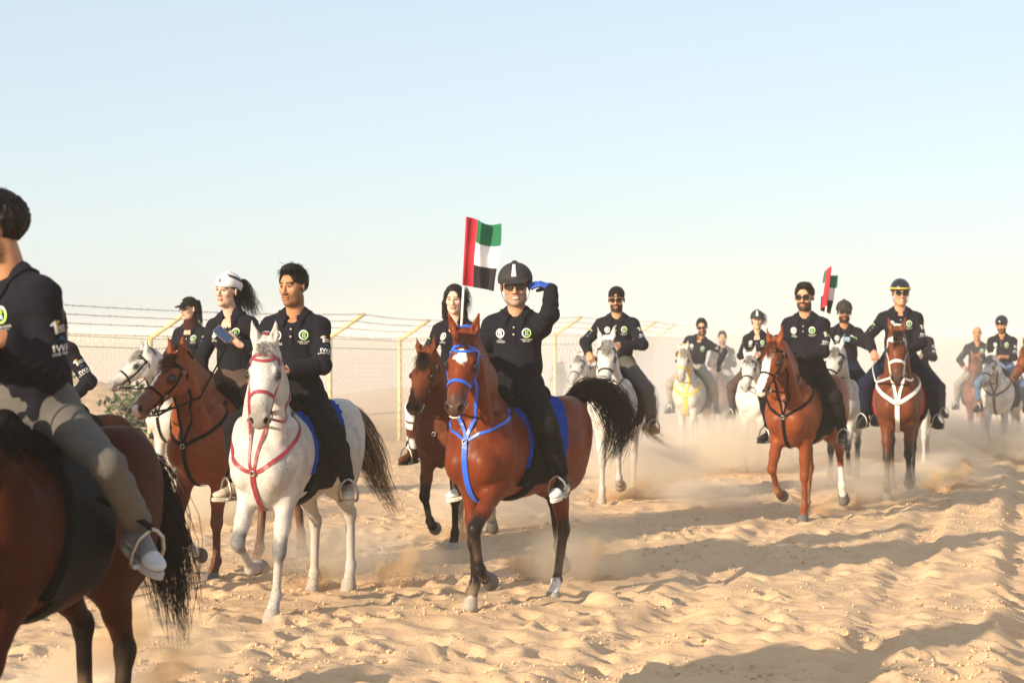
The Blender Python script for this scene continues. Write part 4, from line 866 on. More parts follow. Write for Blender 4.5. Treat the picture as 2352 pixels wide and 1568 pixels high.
    V, Q = g.mesh(); tr = obj('trousers', V, Q, M[q.get('pants', 'black_cloth')], root)
    def tfold(P):
        w = np.zeros(len(P)); d = np.full(len(P), 9.0)
        for L in legs:
            for A_, B_ in ((L['hip'], L['K']), (L['K'], L['A'])):
                dd, t = segd(P, A_, B_); ax = (B_ - A_) / np.linalg.norm(B_ - A_); al = (P - A_) @ ax; per = P - A_ - al[:, None] * ax
                w_ = ridge(per * 8 + np.outer(al * 17, (0.7, 0.5, 0.6)), 1.0) * (0.5 + 0.9 * sstep(0.18, 0.02, np.linalg.norm(P - L['K'], axis=1)) + 0.7 * sstep(0.2, 0.0, np.linalg.norm(P - L['A'], axis=1))); w = np.where(dd < d, w_, w); d = np.minimum(d, dd)
        return am * q.get('tight', 1.0) * (0.010 * w + 0.005)
    displace(tr, tfold)
    feet = []
    for L in legs:
        A_ = L['A']; sp = Space(frame(L['T'], L['U']), A_ - np.array((0, 0, 0.02))); g = Grid(A_ - np.array((0.30, 0.30, 0.22)), A_ + np.array((0.34, 0.30, 0.40)), max(hv * 1.1, 0.006)); kk = dict(sp=sp)
        boot = q.get('boot', 0)
        g.cone((-0.005, 0, 0.03), (-0.01, 0, -0.04), 0.042, 0.044, 0.9, 0.02, **kk); g.ell((-0.030, 0, -0.052), (0.045, 0.036, 0.036), 0.02, **kk)
        g.cone((0.02, 0, -0.035), (0.125, 0, -0.062), 0.042, 0.033, 1.1, 0.02, **kk); g.ell((0.150, 0, -0.066), (0.058, 0.044, 0.026), 0.02, **kk)
        if boot: k_ = (L['K'] - A_) / np.linalg.norm(L['K'] - A_); g.cone(A_, A_ + k_ * 0.30, 0.048, 0.064, 1.0, 0.03)
        X, Y, Z = g._loc(*g.full(), sp); g.f = np.maximum(g.f, (-0.088 - Z)).astype(np.float32)
        V, Q = g.mesh(); l = sp.local(V); sh1 = np.array(q.get('shoe', (0.02, 0.02, 0.022))); sh2 = np.array(q.get('shoe2', sh1)); c = np.tile(sh1, (len(V), 1))
        c = mixc(c, sh2, sstep(0.125, 0.135, l[:, 0]) * sstep(0.05, 0.045, np.abs(l[:, 1]))); c = mixc(c, sh2 * 0.9, np.where((np.abs(l[:, 1]) > 0.032) & (l[:, 0] > 0.0) & (l[:, 0] < 0.09), 0.8, 0.0) * (l[:, 2] < -0.045))
        so_ = obj('shoe', V, Q, M['brown_leather' if boot == 2 else 'shoe'], root, c)
        P = []; n = 24
        for zz, k_ in ((-0.086, 1.0), (-0.094, 1.06), (-0.112, 1.05), (-0.115, 0.98)):
            for i in range(n):
                th = 2 * math.pi * i / n; x_ = math.cos(th); y_ = math.sin(th); P.append(sp.w((0.066 + x_ * 0.145 * k_, y_ * (0.046 if x_ > -0.1 else 0.038) * k_ * (1 - 0.1 * (abs(x_) < 0.35)), zz + 0.012 * max(0, x_ - 0.6))))
        F = [(r * n + i, r * n + (i + 1) % n, (r + 1) * n + (i + 1) % n, (r + 1) * n + i) for r in range(3) for i in range(n)] + [tuple(range(n)), tuple(3 * n + i for i in range(n))[::-1]]
        me = bpy.data.meshes.new('sole'); me.from_pydata([tuple(x) for x in P], [], [f_[::-1] for f_ in F]); ca = me.color_attributes.new('Col', 'FLOAT_COLOR', 'POINT'); scol = q.get('sole', (0.03, 0.028, 0.026)); ca.data.foreach_set('color', np.tile(np.array((*scol, 1), np.float32), len(P))); link(bpy.data.objects.new('sole', me), so_, M['shoe'])
        if near == 0 and not boot:
            b = MB()
            for i in range(5):
                xx = 0.045 + i * 0.018; zz = -0.003 - i * 0.0075; b.tube([sp.w((xx, -0.024, zz - 0.012)), sp.w((xx, 0, zz + 0.004)), sp.w((xx + 0.006, 0.024, zz - 0.012))], 0.003, 5)
            b.build('lace', M[q.get('lace', 'white_strap')], so_)
        feet.append((A_, L['T'], L['U']))
    # ---------------- eyes
    if not q.get('glasses') and near < 2:
        for s in (-1, 1):
            P = []; F = []
            for i in range(7):
                for j in range(10):
                    th = math.pi * i / 6; ph = 2 * math.pi * j / 10; P.append(hd.w(np.array((0.0768, s * 0.031, 0.006)) + np.array((math.cos(th), math.sin(th) * math.cos(ph), math.sin(th) * math.sin(ph) * 0.62)) * 0.0118))
            for i in range(6):
                for j in range(10): F.append((i * 10 + j, i * 10 + (j + 1) % 10, (i + 1) * 10 + (j + 1) % 10, (i + 1) * 10 + j))
            me = bpy.data.meshes.new('eye'); me.from_pydata([tuple(x) for x in P], [], F); e = link(bpy.data.objects.new('eye', me), root, M['eyewhite']); me.materials.append(M['eye'])
            for i, pl in enumerate(me.polygons): pl.material_index = 1 if i < 20 else 0
    if sm:
        P = [hd.w((0.0905 - 16 * y * y, y, z)) for z in (-0.0590, -0.0715) for y in np.linspace(-0.019, 0.019, 9)]; me = bpy.data.meshes.new('teeth'); me.from_pydata([tuple(x) for x in P], [], [(i, i + 1, 10 + i, 9 + i) for i in range(8)]); o = link(bpy.data.objects.new('teeth', me), root, M['eyewhite']); md = o.modifiers.new('t', 'SOLIDIFY'); md.thickness = 0.003
    # ---------------- sunglasses
    if q.get('glasses'):
        fr2 = MB(); gl = None
        for s in (-1, 1):
            b = MB(); n = 16; P = []
            for off in (0.0, 0.004):
                for i in range(n):
                    th = 2 * math.pi * i / n; cx = np.sign(math.cos(th)) * abs(math.cos(th)) ** 0.6; cz = np.sign(math.sin(th)) * abs(math.sin(th)) ** 0.6
                    y = s * (0.0325 + cx * 0.0265); P.append(hd.w((0.1055 + off - 9 * y * y * 0.75, y, 0.006 + cz * (0.0195 if cz > 0 else 0.022))))
            F = [(i, (i + 1) % n, n + (i + 1) % n, n + i) for i in range(n)] + [tuple(range(n))[::-1], tuple(n + i for i in range(n))]; b.add(P, F)
            fr2.tube([P[n + i] for i in range(n)], 0.0022, 5, True); gl = gl or []; gl.append(b)
            fr2.tube([hd.w((0.078, s * 0.060, 0.012)), hd.w((0.04, s * 0.076, 0.014)), hd.w((-0.02, s * 0.082, 0.012))], 0.0024, 5)
        fr2.tube([hd.w((0.108, -0.008, 0.014)), hd.w((0.1085, 0, 0.016)), hd.w((0.108, 0.008, 0.014))], 0.0025, 5); so2 = fr2.build('sunglasses', M['plastic'], root)
        for b in gl: b.build('lens', M['lens'], so2, smooth=False)
    # ---------------- hair and headgear
    hgear = q.get('gear'); style = q.get('hair', 'short'); hz = np.random.RandomState(q.get('seed', 5))
    if style != 'none':
        g = Grid(lo, hi + np.array((0, 0, 0.06)), max(hv, 0.005)); kk = dict(sp=hs)
        th = 0.016 if not hgear else 0.006
        g.ell((-0.016, 0, 0.040), (0.094 + th, 0.076 + th * 0.7, 0.083 + th), 0.02, **kk)
        if style == 'short' and not hgear: g.ell((0.018, 0.0, 0.118), (0.070, 0.058, 0.024), 0.03, **kk); g.ell((0.05, 0.02, 0.112), (0.036, 0.04, 0.022), 0.02, **kk)
        if style == 'long': g.ell((-0.055, 0, -0.02), (0.060, 0.078, 0.085), 0.03, **kk)
        g.ell((0.112, 0, -0.004), (0.080, 0.074 if style != 'long' else 0.068, 0.104), 0.010, sub=True, **kk)
        g.cone((0.06, -0.12, -0.06), (0.06, 0.12, -0.06), 0.085, 0.085, 1.0, 0.01, sub=True, **kk)
        if style != 'long':
            for s in (-1, 1): g.ell((-0.004, s * 0.086, -0.012), (0.020, 0.03, 0.034), 0.006, sub=True, **kk)
        elif not hgear:
            for s in (-1, 1): g.cone((0.045, s * 0.060, 0.060), (0.012, s * 0.086, -0.03), 0.026, 0.026, 0.8, 0.02, **kk); g.cone((0.012, s * 0.086, -0.03), (-0.015, s * 0.088, -0.15), 0.026, 0.034, 0.9, 0.02, **kk)
        if style == 'short': g.cone((-0.12, 0, -0.11), (0.0, 0, -0.09), 0.055, 0.05, 2.0, 0.01, sub=True, **kk)
        V, Q = g.mesh()
        if len(Q):
            o = obj('hair', V, Q, M['hairc'], root, hairc * (0.5 + 1.0 * vnoise3(hs.local(V) * np.array((60, 60, 60))))[:, None]); displace(o, lambda P: (0.010 if not hgear else 0.003) * ridge(hs.local(P) * 55, 1.0) + 0.006 * vnoise3(hs.local(P) * 120))
        if style == 'short' and not hgear and near < 2:
            paths = []
            for i in range(1300 if near == 0 else 160):
                th_ = hz.uniform(0, 2 * math.pi); ph = hz.uniform(0.0, 1.15 if near else 1.85); n_ = np.array((math.sin(ph) * math.cos(th_), math.sin(ph) * math.sin(th_), math.cos(ph)))
                s0 = np.array((-0.010, 0, 0.045)) + n_ * np.array((0.098, 0.080, 0.092)); dirv = n_ * 0.6 + np.array((0.5, 0.25, 0.25)) + hz.normal(0, 0.35, 3); L_ = hz.uniform(0.018, 0.042)
                if (s0[0] > 0.072 and s0[2] < 0.09) or (s0[0] > 0.0 and ph > 1.15): continue
                if ph > 1.2: dirv = n_ * 0.25 + np.array((-0.1, 0, -0.9)) + hz.normal(0, 0.2, 3); L_ *= 0.6
                paths.append([hs.w(s0 + dirv * L_ * u + np.array((0.02, 0.008, -0.028)) * u * u) for u in (0, 0.33, 0.66, 1)])
            strand_mesh('hair', paths, 0.0020, M['hairc'], root, hairc * hz.uniform(0.5, 1.9, (len(paths), 1)))
        if style == 'long':
            paths = []; bl = q.get('blow', (0, 0.0, 0)); pony = q.get('pony', 0)
            for i in range(900 if near == 0 else 380):
                s = hz.choice((-1, 1)); ph = hz.uniform(-1.2, 1.2); s0 = np.array((-0.06 - 0.04 * math.cos(ph), math.sin(ph) * 0.075, hz.uniform(-0.03, 0.09))) if not pony else np.array((-0.105, hz.normal(0, 0.012), hz.normal(0.01, 0.012)))
                L_ = hz.uniform(0.18, 0.34) * q.get('hlen', 1.0); out = np.array((-0.05, math.sin(ph) * 0.03, -0.95)) + np.array(bl) * hz.uniform(0.4, 1.3); pts_ = []; wv = hz.normal(0, 0.014, 3); f_ = hz.uniform(0, 6)
                for u in np.linspace(0, 1, 8): pts_.append(hs.w(s0) + (np.array((-0.05, s0[1] * 0.6, 0.10)) * math.sin(min(1, u * 2) * 1.57) * 0.5 + out * L_ * u ** 1.25) + wv * math.sin(u * 8 + f_) * u)
                paths.append(pts_)
            strand_mesh('hair', paths, 0.0018, M['hairc'], root, hairc * hz.uniform(0.5, 1.9, (len(paths), 1)))
    if hgear in ('helmet', 'gloss', 'openhelmet'):
        g = Grid(lo, hi + np.array((0, 0, 0.08)), max(hv, 0.005)); kk = dict(sp=hs); g.ell((-0.010, 0, 0.045), (0.122, 0.100, 0.108), 0.02, **kk); X, Y, Z = g._loc(*g.full(), hs)
        g.f = np.maximum(g.f, (0.020 + 0.10 * np.clip(X, -0.1, 0.0) + 0.16 * np.clip(X, 0, 0.12) - Z)).astype(np.float32)
        if hgear == 'helmet': g.ell((0.105, 0, 0.040), (0.050, 0.082, 0.010), 0.012, rot=euler_np(0, 14), **kk); g.ell((-0.01, 0, 0.155), (0.016, 0.016, 0.010), 0.01, **kk)
        V, Q = g.mesh(); he = obj('helmet', V, Q, M['gloss' if hgear == 'gloss' else 'helmet'], root)
        sf = lambda x, ph, o=0.004: np.array((-0.010, 0, 0.045)) + np.array((math.cos(ph) * math.cos(x) * (0.122 + o), math.cos(ph) * math.sin(x) * (0.100 + o), math.sin(ph) * (0.108 + o)))
        if q.get('strip'):
            P = [hs.w(sf(0, ph)) for ph in np.linspace(0.22, 1.05, 9)]; N = [hs.R @ np.array((math.cos(ph), 0, math.sin(ph))) for ph in np.linspace(0.22, 1.05, 9)]; b = MB(); b.ribbon(P, N, list(np.linspace(0.036, 0.020, 9)), 0.005); b.build('front_strip', M['silver'], he)
        if q.get('trim'):
            P = [hs.w(sf(x, 0.09 if abs(x) < 1.5 else -0.03, 0.003)) for x in np.linspace(-3.1, 3.1, 40)]; b = MB(); b.ribbon(P, [Vector(p_) - Vector(hs.w((-0.01, 0, 0.05))) for p_ in P], 0.014, 0.005); b.build('helmet_trim', M['yellow'], he)
        b = MB()
        for s in (-1, 1): P = [hs.w((0.02, s * 0.085, 0.02)), hs.w((0.018, s * 0.078, -0.05)), hs.w((0.03, s * 0.050, -0.108)), hs.w((0.035, 0, -0.126))]; b.ribbon(crom(P, 10), [hs.R @ np.array((0, s, -0.2))] * 10, 0.012, 0.003)
        b.build('chin_strap', M['plastic'], he)
    if hgear in ('cap', 'capback'):
        g = Grid(lo - 0.06, hi + np.array((0.06, 0, 0.06)), max(hv, 0.005)); kk = dict(sp=hs); g.ell((-0.012, 0, 0.048), (0.106, 0.086, 0.090), 0.02, **kk); X, Y, Z = g._loc(*g.full(), hs); g.f = np.maximum(g.f, (0.034 - Z)).astype(np.float32)
        if hgear == 'cap': g.ell((0.115, 0, 0.038), (0.070, 0.070, 0.008), 0.012, rot=euler_np(0, 12), **kk)
        else: g.ell((-0.130, 0, 0.032), (0.060, 0.066, 0.008), 0.012, rot=euler_np(0, -18), **kk); g.ell((0.105, 0, 0.060), (0.03, 0.030, 0.018), 0.006, sub=True, **kk)
        V, Q = g.mesh(); ca = obj('cap', V, Q, M['black_cloth'], root)
        if hgear == 'cap':
            b = Decal(); b.text('HI', 0, -0.012, 0.034, (0.70, 0.55, 0.30)); cb = BVHTree.FromPolygons(V.tolist(), Q.tolist()); put_decal('cap_lettering', b, cb, hs.w((0.09, -0.012, 0.088)), hs.R @ np.array((0, 1, 0)), hs.R @ np.array((-0.4, 0, 1)), hs.R @ np.array((1, 0, 0.45)), ca)
    if hgear == 'scarf':
        g = Grid(lo, hi + np.array((0, 0, 0.08)), max(hv, 0.005)); kk = dict(sp=hs); g.ell((-0.014, 0, 0.060), (0.110, 0.092, 0.086), 0.02, rot=euler_np(0, -8), **kk); g.ell((-0.075, 0, 0.030), (0.060, 0.080, 0.075), 0.03, **kk)
        X, Y, Z = g._loc(*g.full(), hs); g.f = np.maximum(g.f, (0.036 - 0.5 * np.clip(-X, 0, 0.12) - Z)).astype(np.float32); V, Q = g.mesh(); l = hs.local(V); n = vnoise3(l * np.array((60, 60, 60)))
        c = np.tile(np.array((0.72, 0.70, 0.68)), (len(V), 1)); blob = np.zeros(len(V))
        for bx, by, bz, br in ((0.10, -0.005, 0.085, 0.024), (0.07, -0.06, 0.075, 0.016), (0.075, 0.0, 0.125, 0.020), (0.04, -0.05, 0.125, 0.018)): blob = np.maximum(blob, sstep(br, br * 0.6, np.linalg.norm((l - np.array((bx, by, bz))) * np.array((1, 1.3, 0.8)), axis=1)))
        c = mixc(c, (0.09, 0.05, 0.03), blob * sstep(0.35, 0.5, vnoise3(l * 150)) * 0.95); c = mixc(c, (0.04, 0.04, 0.045), sstep(0.014, 0.010, np.abs(l[:, 2] - 0.100 - 0.35 * l[:, 0])) * (l[:, 1] > 0.02) * (l[:, 0] < 0.055))
        o = obj('headscarf', V, Q, M['painted'], root, c); displace(o, lambda P: 0.009 * ridge(hs.local(P) * np.array((10, 8, 34)) + 2 * vnoise3(hs.local(P) * 8)[:, None], 1.0) + 0.004)
    if q.get('neckscarf'):
        g = Grid(lo, hi, max(hv, 0.005)); g.cone(hs.w((-0.012, 0, -0.10)), T.w((0.01, 0, 0.50)), 0.066, 0.088, 1.0, 0.02); V, Q = g.mesh(); o = obj('neck_scarf', V, Q, M['painted'], root, np.tile(np.array((0.045, 0.014, 0.014)), (len(V), 1))); displace(o, lambda P: 0.010 * ridge(hs.local(P) * np.array((9, 9, 30)), 1.0) + 0.005)
    if q.get('earbud'):
        b = MB(); b.tube([hd.w((0.004, 0.086, -0.004)), hd.w((0.008, 0.092, -0.012)), hd.w((0.012, 0.088, -0.030))], 0.005, 6); b.build('earbud', M['white_strap'], root)
    if q.get('bracelet'):
        a = arms[1]; u = a['E'] - a['W']; ring_mesh('bracelet', a['W'] + u * 0.14, 0.034, u, 0.006, M['brown_leather'], root)
    def towrist(i): a = arms[i]; Fn = a['F'] / np.linalg.norm(a['F']); Bn = a['B'] / np.linalg.norm(a['B']); return a['W'] + Fn * 0.095 - Bn * 0.03
    return dict(root=root, hands=(towrist(0), towrist(1)), feet=feet, arms=arms, hd=hd, T=T, p0=p0, Mw=Mw)

# ------------------------------------------------------------------ the ground
_l2 = np.random.RandomState(5).rand(256, 256)
def vn2(X, Y):
    i = np.floor(X).astype(int); j = np.floor(Y).astype(int); u = X - i; w = Y - j; u = u * u * (3 - 2 * u); w = w * w * (3 - 2 * w)
    g_ = lambda a, b: _l2[(i + a) & 255, (j + b) & 255]
    return (g_(0, 0) * (1 - u) + g_(1, 0) * u) * (1 - w) + (g_(0, 1) * (1 - u) + g_(1, 1) * u) * w
def base_z(X, Y):
    X = np.asarray(X, float); Y = np.asarray(Y, float)
    z = -0.020 * np.clip(Y - 24, 0, 20) + 0.05 * (vn2(X / 3.1 + 9, Y / 4.3) - 0.5)
    z = z + 1.35 * np.exp(-(((X + 9.5) / 4.6) ** 2 + ((Y - 38) / 4.0) ** 2)) + 0.75 * np.exp(-(((X + 2.0) / 4.5) ** 2 + ((Y - 58) / 6.0) ** 2)) + 0.4 * np.exp(-(((X + 8) / 5) ** 2 + ((Y - 30) / 5.0) ** 2))
    return z
def bz(x, y): return float(base_z(np.array([x]), np.array([y]))[0])
def axis_pts(spans):
    out = [spans[0][0]]
    for a, b, d0, d1 in spans:
        x = a
        while x < b - 1e-6:
            t = (x - a) / (b - a); d = d0 * (d1 / d0) ** t; x = min(b, x + d); out.append(x)
    return np.array(out)
px_ = axis_pts([(0, 3.4, 0.028, 0.03), (3.4, 10, 0.03, 0.12), (10, 60, 0.15, 4), (60, 3000, 5, 600)]); gx = np.concatenate([-px_[:0:-1], px_])
gy = axis_pts([(-60, 5, 6, 0.3), (5, 9.6, 0.15, 0.035), (9.6, 20, 0.028, 0.045), (20, 45, 0.05, 0.25), (45, 140, 0.3, 5), (140, 3200, 8, 500)])
GX, GY = np.meshgrid(gx, gy, indexing='ij'); GZ = base_z(GX, GY)
fade = sstep(60, 30, GY) * sstep(22, 12, np.abs(GX))
wx = GX + 0.35 * (vn2(GX * 1.3, GY * 1.3) - 0.5); wy = GY + 0.35 * (vn2(GX * 1.3 + 50, GY * 1.3) - 0.5)
pu = wx * math.cos(R(52)) + wy * math.sin(R(52)); pvv = -wx * math.sin(R(52)) + wy * math.cos(R(52))   # ridges drawn out along the trampled lines
rg2 = lambda s, ox=0: 1 - np.abs(2 * vn2(pu / (s * 1.9) + ox, pvv / (s * 0.85) + ox * 2) - 1)
rg = lambda s, ox=0: 1 - np.abs(2 * vn2(wx / s + ox, wy / s + ox * 2) - 1)
det = 0.038 * (rg2(1.7, 3) ** 1.5 - 0.4) + 0.018 * (rg2(0.62, 17) ** 1.3 - 0.4) + 0.011 * (rg(0.24, 31) - 0.5) + 0.007 * (rg(0.10, 41) - 0.5)
trk = GX - 0.252 * GY; smooth_t = np.zeros_like(GZ)
for o, dp, wd in ((0.12, 0.085, 0.17), (-0.85, 0.05, 0.14), (-2.3, 0.045, 0.18)):
    w_ = np.abs(trk - o + 0.10 * (vn2(GY / 2.2, GY * 0 + o * 9) - 0.5)) / wd; det -= dp * np.exp(-w_ ** 4) * (0.55 + 0.7 * vn2(GY / 1.1 + o * 7, GX / 2)) - 0.6 * dp * np.exp(-((w_ - 1.7) / 0.6) ** 2) * vn2(GX / 0.3, GY / 0.4)
    det += 0.006 * np.exp(-w_ ** 4) * np.sin(GY * 42)
hr2 = np.random.RandomState(21)
for i in range(3600):
    y = 9.3 + 30 * hr2.rand() ** 1.6; x = hr2.uniform(-1, 1) * (0.30 * y + 0.8); r0 = hr2.uniform(0.065, 0.15); d = hr2.uniform(0.005, 0.026)
    a0, a1 = np.searchsorted(gx, [x - 3.2 * r0, x + 3.2 * r0]); b0, b1 = np.searchsorted(gy, [y - 3.6 * r0, y + 3.6 * r0])
    if a1 <= a0 or b1 <= b0: continue
    dx = GX[a0:a1, b0:b1] - x; dy = GY[a0:a1, b0:b1] - y; an = hr2.normal(R(20), 0.4); q1 = dx * math.cos(an) + dy * math.sin(an); q2 = (-dx * math.sin(an) + dy * math.cos(an)) * 0.82
    rr = np.sqrt(q1 * q1 + q2 * q2) / r0; det[a0:a1, b0:b1] += -d * np.exp(-rr ** 2 * 0.9) + 0.55 * d * np.exp(-((rr - 1.65) / 0.5) ** 2) * (0.6 + 0.7 * (q2 < 0))
for i in range(1100):      # crisp, recent hoof prints
    y = 9.6 + 22 * hr2.rand() ** 1.4; x = hr2.uniform(-1, 1) * (0.29 * y + 0.3); r0 = hr2.uniform(0.055, 0.080); d = hr2.uniform(0.022, 0.045)
    a0, a1 = np.searchsorted(gx, [x - 3 * r0, x + 3 * r0]); b0, b1 = np.searchsorted(gy, [y - 3 * r0, y + 3 * r0])
    if a1 <= a0 or b1 <= b0: continue
    rr = np.hypot(GX[a0:a1, b0:b1] - x, (GY[a0:a1, b0:b1] - y) * 0.85) / r0; det[a0:a1, b0:b1] += -d * np.exp(-rr ** 4) + 0.35 * d * np.exp(-((rr - 1.55) / 0.35) ** 2) * (0.4 + 1.2 * vn2(GX[a0:a1, b0:b1] / 0.07, GY[a0:a1, b0:b1] / 0.07))
GZ = GZ + det * fade
def ground_z(x, y):
    i = np.clip(np.searchsorted(gx, x), 1, len(gx) - 1); j = np.clip(np.searchsorted(gy, y), 1, len(gy) - 1); return GZ[i, j]
nxg, nyg = GX.shape; ii = (np.arange(nxg - 1)[:, None] * nyg + np.arange(nyg - 1)[None, :]); Qg = np.stack([ii, ii + nyg, ii + nyg + 1, ii + 1], -1).reshape(-1, 4)
m, nt, bs = _mat('desert_sand')
n1 = _noise(nt, 0.55, 5, 0.6); n2_ = _noise(nt, 9, 6, 0.65); n3 = _noise(nt, 260, 2, 0.5); n4 = _noise(nt, 70, 3, 0.5)
c_ = _mix(nt, _ramp(nt, n1.outputs['Fac'], 0.3, 0.7), (0.61, 0.396, 0.236), (0.67, 0.446, 0.276)); c_ = _mix(nt, _ramp(nt, n2_.outputs['Fac'], 0.35, 0.7), c_, (0.68, 0.468, 0.270))
c_ = _mix(nt, _ramp(nt, n3.outputs['Fac'], 0.66, 0.74), c_, (0.78, 0.64, 0.46)); c_ = _mix(nt, _ramp(nt, n4.outputs['Fac'], 0.70, 0.76), c_, (0.32, 0.22, 0.14))
nt.links.new(c_, bs.inputs['Base Color']); bs.inputs['Roughness'].default_value = 0.95; bs.inputs['Specular IOR Level'].default_value = 0.12
ad = nt.nodes.new('ShaderNodeMath'); ad.operation = 'MULTIPLY_ADD'; ad.inputs[1].default_value = 0.22; nt.links.new(n3.outputs['Fac'], ad.inputs[0]); nt.links.new(n2_.outputs['Fac'], ad.inputs[2]); _bump(nt, bs, ad.outputs[0], 0.8, 0.028)
M['sand'] = m
go = obj('sand_ground', np.stack([GX.ravel(), GY.ravel(), GZ.ravel()], 1), Qg, M['sand']); go['kind'] = 'structure'
# loose pebbles and shell bits, past counting
pr = np.random.RandomState(8); N_ = 9000; PY = 9.6 + 22 * pr.rand(N_) ** 1.5; PX = pr.uniform(-1, 1, N_) * 0.28 * PY; keep = vn2(PX * 0.9 + 4, PY * 0.9) + 0.25 * (PX > 0) > 0.55; PX, PY = PX[keep], PY[keep]
rad = 0.003 + 0.010 * pr.rand(len(PX)) ** 5; rad[:40] *= 1.6
oct_ = np.array([(1, 0, 0), (-1, 0, 0), (0, 1, 0), (0, -1, 0), (0, 0, 1), (0, 0, -1)], float); of = np.array([(0, 2, 4), (2, 1, 4), (1, 3, 4), (3, 0, 4), (2, 0, 5), (1, 2, 5), (3, 1, 5), (0, 3, 5)])
PV = np.stack([PX, PY, ground_z(PX, PY) + rad * 0.35], 1)[:, None, :] + oct_[None] * rad[:, None, None] * pr.uniform(0.55, 1.25, (len(PX), 6, 1))
pb = obj('pebbles', PV.reshape(-1, 3), (of[None] + 6 * np.arange(len(PX))[:, None, None]).reshape(-1, 3), M['pebble'], smooth=False); pb['kind'] = 'stuff'; pb['label'] = 'tiny pale pebbles and shell bits strewn over the trampled sand'

N_ = 26000; PY = 9.6 + 20 * pr.rand(N_) ** 1.5; PX = pr.uniform(-1, 1, N_) * 0.28 * PY; keep = vn2(PX * 2.2 + 40, PY * 1.8) > 0.56; PX, PY = PX[keep], PY[keep]; rad = 0.004 + 0.016 * pr.rand(len(PX)) ** 3
PV = np.stack([PX, PY, ground_z(PX, PY) + rad * 0.2], 1)[:, None, :] + oct_[None] * rad[:, None, None] * pr.uniform(0.5, 1.3, (len(PX), 6, 1))
pb = obj('sand_clods', PV.reshape(-1, 3), (of[None] + 6 * np.arange(len(PX))[:, None, None]).reshape(-1, 3), M['sand'], smooth=False); pb['kind'] = 'stuff'; pb['label'] = 'small broken clods of sand churned up by hooves'

# ------------------------------------------------------------------ the fence
FP = [(-9.9, 20.6, 2.05), (-7.4, 24.6, 1.98), (-5.16, 28.4, 1.83), (-3.01, 32.9, 1.83), (-2.15, 38.1, 1.76), (0.94, 43.5, 1.86), (3.1, 50.8, 1.80), (4.16, 57.9, 1.75), (5.9, 66.0, 1.70), (8.2, 76.0, 1.66)]
fence = thing('fence', 'tall wire mesh fence with cream posts whose tops lean outward under barbed wire', 'fence', (FP[0][0], FP[0][1], bz(FP[0][0], FP[0][1])))
fo = Vector(fence.location)
tips = []
for i, (x, y, z) in enumerate(FP):
    zb = bz(x, y) - 0.3; b = MB(); b.tube([Vector((x, y, zb)) - fo, Vector((x, y, z)) - fo], 0.040, 10); post = b.build('post', M['cream_paint'], fence)
    tp = Vector((x + 0.58, y - 0.12, z + 0.37)); tips.append(tp); b = MB(); b.tube([Vector((x - 0.015, y, z - 0.03)) - fo, tp - fo], 0.036, 10); b.build('top_arm', M['cream_paint'], fence)
for lv in range(4):
    b = MB()
    for i in range(len(FP) - 1):
        A = Vector(FP[i]).lerp(tips[i], (0.02, 0.38, 0.68, 0.97)[lv]); B = Vector(FP[i + 1]).lerp(tips[i + 1], (0.02, 0.38, 0.68, 0.97)[lv]); P = []
        n = 26
        for k in range(n + 1):
            t = k / n; P.append(A.lerp(B, t) + Vector((0, 0, -0.02 * math.sin(math.pi * t) + 0.0015 * math.sin(k * 1.7 + lv))) - fo)
        b.tube(P, 0.0050, 4, cap=False)
        L = (B - A).length; nb_ = int(L / 0.13)
        for k in range(nb_):
            c = A.lerp(B, (k + 0.5) / nb_) + Vector((0, 0, -0.02 * math.sin(math.pi * (k + 0.5) / nb_))) - fo; d = Vector((rnd.uniform(-1, 1), rnd.uniform(-1, 1), rnd.uniform(-1, 1))).normalized() * 0.022; b.tube([c - d, c + d], 0.0050, 3)
    b.build('barbed_wire', M['wire'], fence, smooth=False)
b = MB()
for i in range(len(FP) - 1):
    A = Vector(FP[i]); B = Vector(FP[i + 1]); L = (B - A).length; cw = 0.085 if i < 5 else 0.17; nc = int(L / cw)
    zA, zB = bz(A.x, A.y) - 0.05, bz(B.x, B.y) - 0.05; rw = 0.0025 if i < 5 else 0.0045
    rows = int(1.95 / (cw * 0.95))
    for c in range(nc):
        P = []
        for r in range(rows + 1):
            for hgt in (0.0, 0.42):     # hexagon cells: short vertical runs joined by slanted wires
                s_ = (0.5 if (r + c) % 2 else 0.0) * (1 if c % 1 == 0 else 1); t = (c + 0.25 + s_) / nc; base = A.lerp(B, min(1, t)); z0 = zA + (zB - zA) * t; z1 = A.z + (B.z - A.z) * t - 0.03
                zz = z0 + (z1 - z0) * min(1, (r + hgt) / rows); P.append(Vector((base.x, base.y, zz)) - fo)
        b.tube(P, rw, 3, cap=False)
    for hz_ in (0.98, 0.90, 0.30):
        P = [Vector((A.x + (B.x - A.x) * t, A.y + (B.y - A.y) * t, (zA + (A.z - zA) * hz_) * (1 - t) + (zB + (B.z - zB) * hz_) * t)) - fo for t in np.linspace(0, 1, 6)]; b.tube(P, 0.005, 4, cap=False)
mo = b.build('wire_mesh', M['wire'], fence, smooth=False); mo['kind'] = 'stuff'

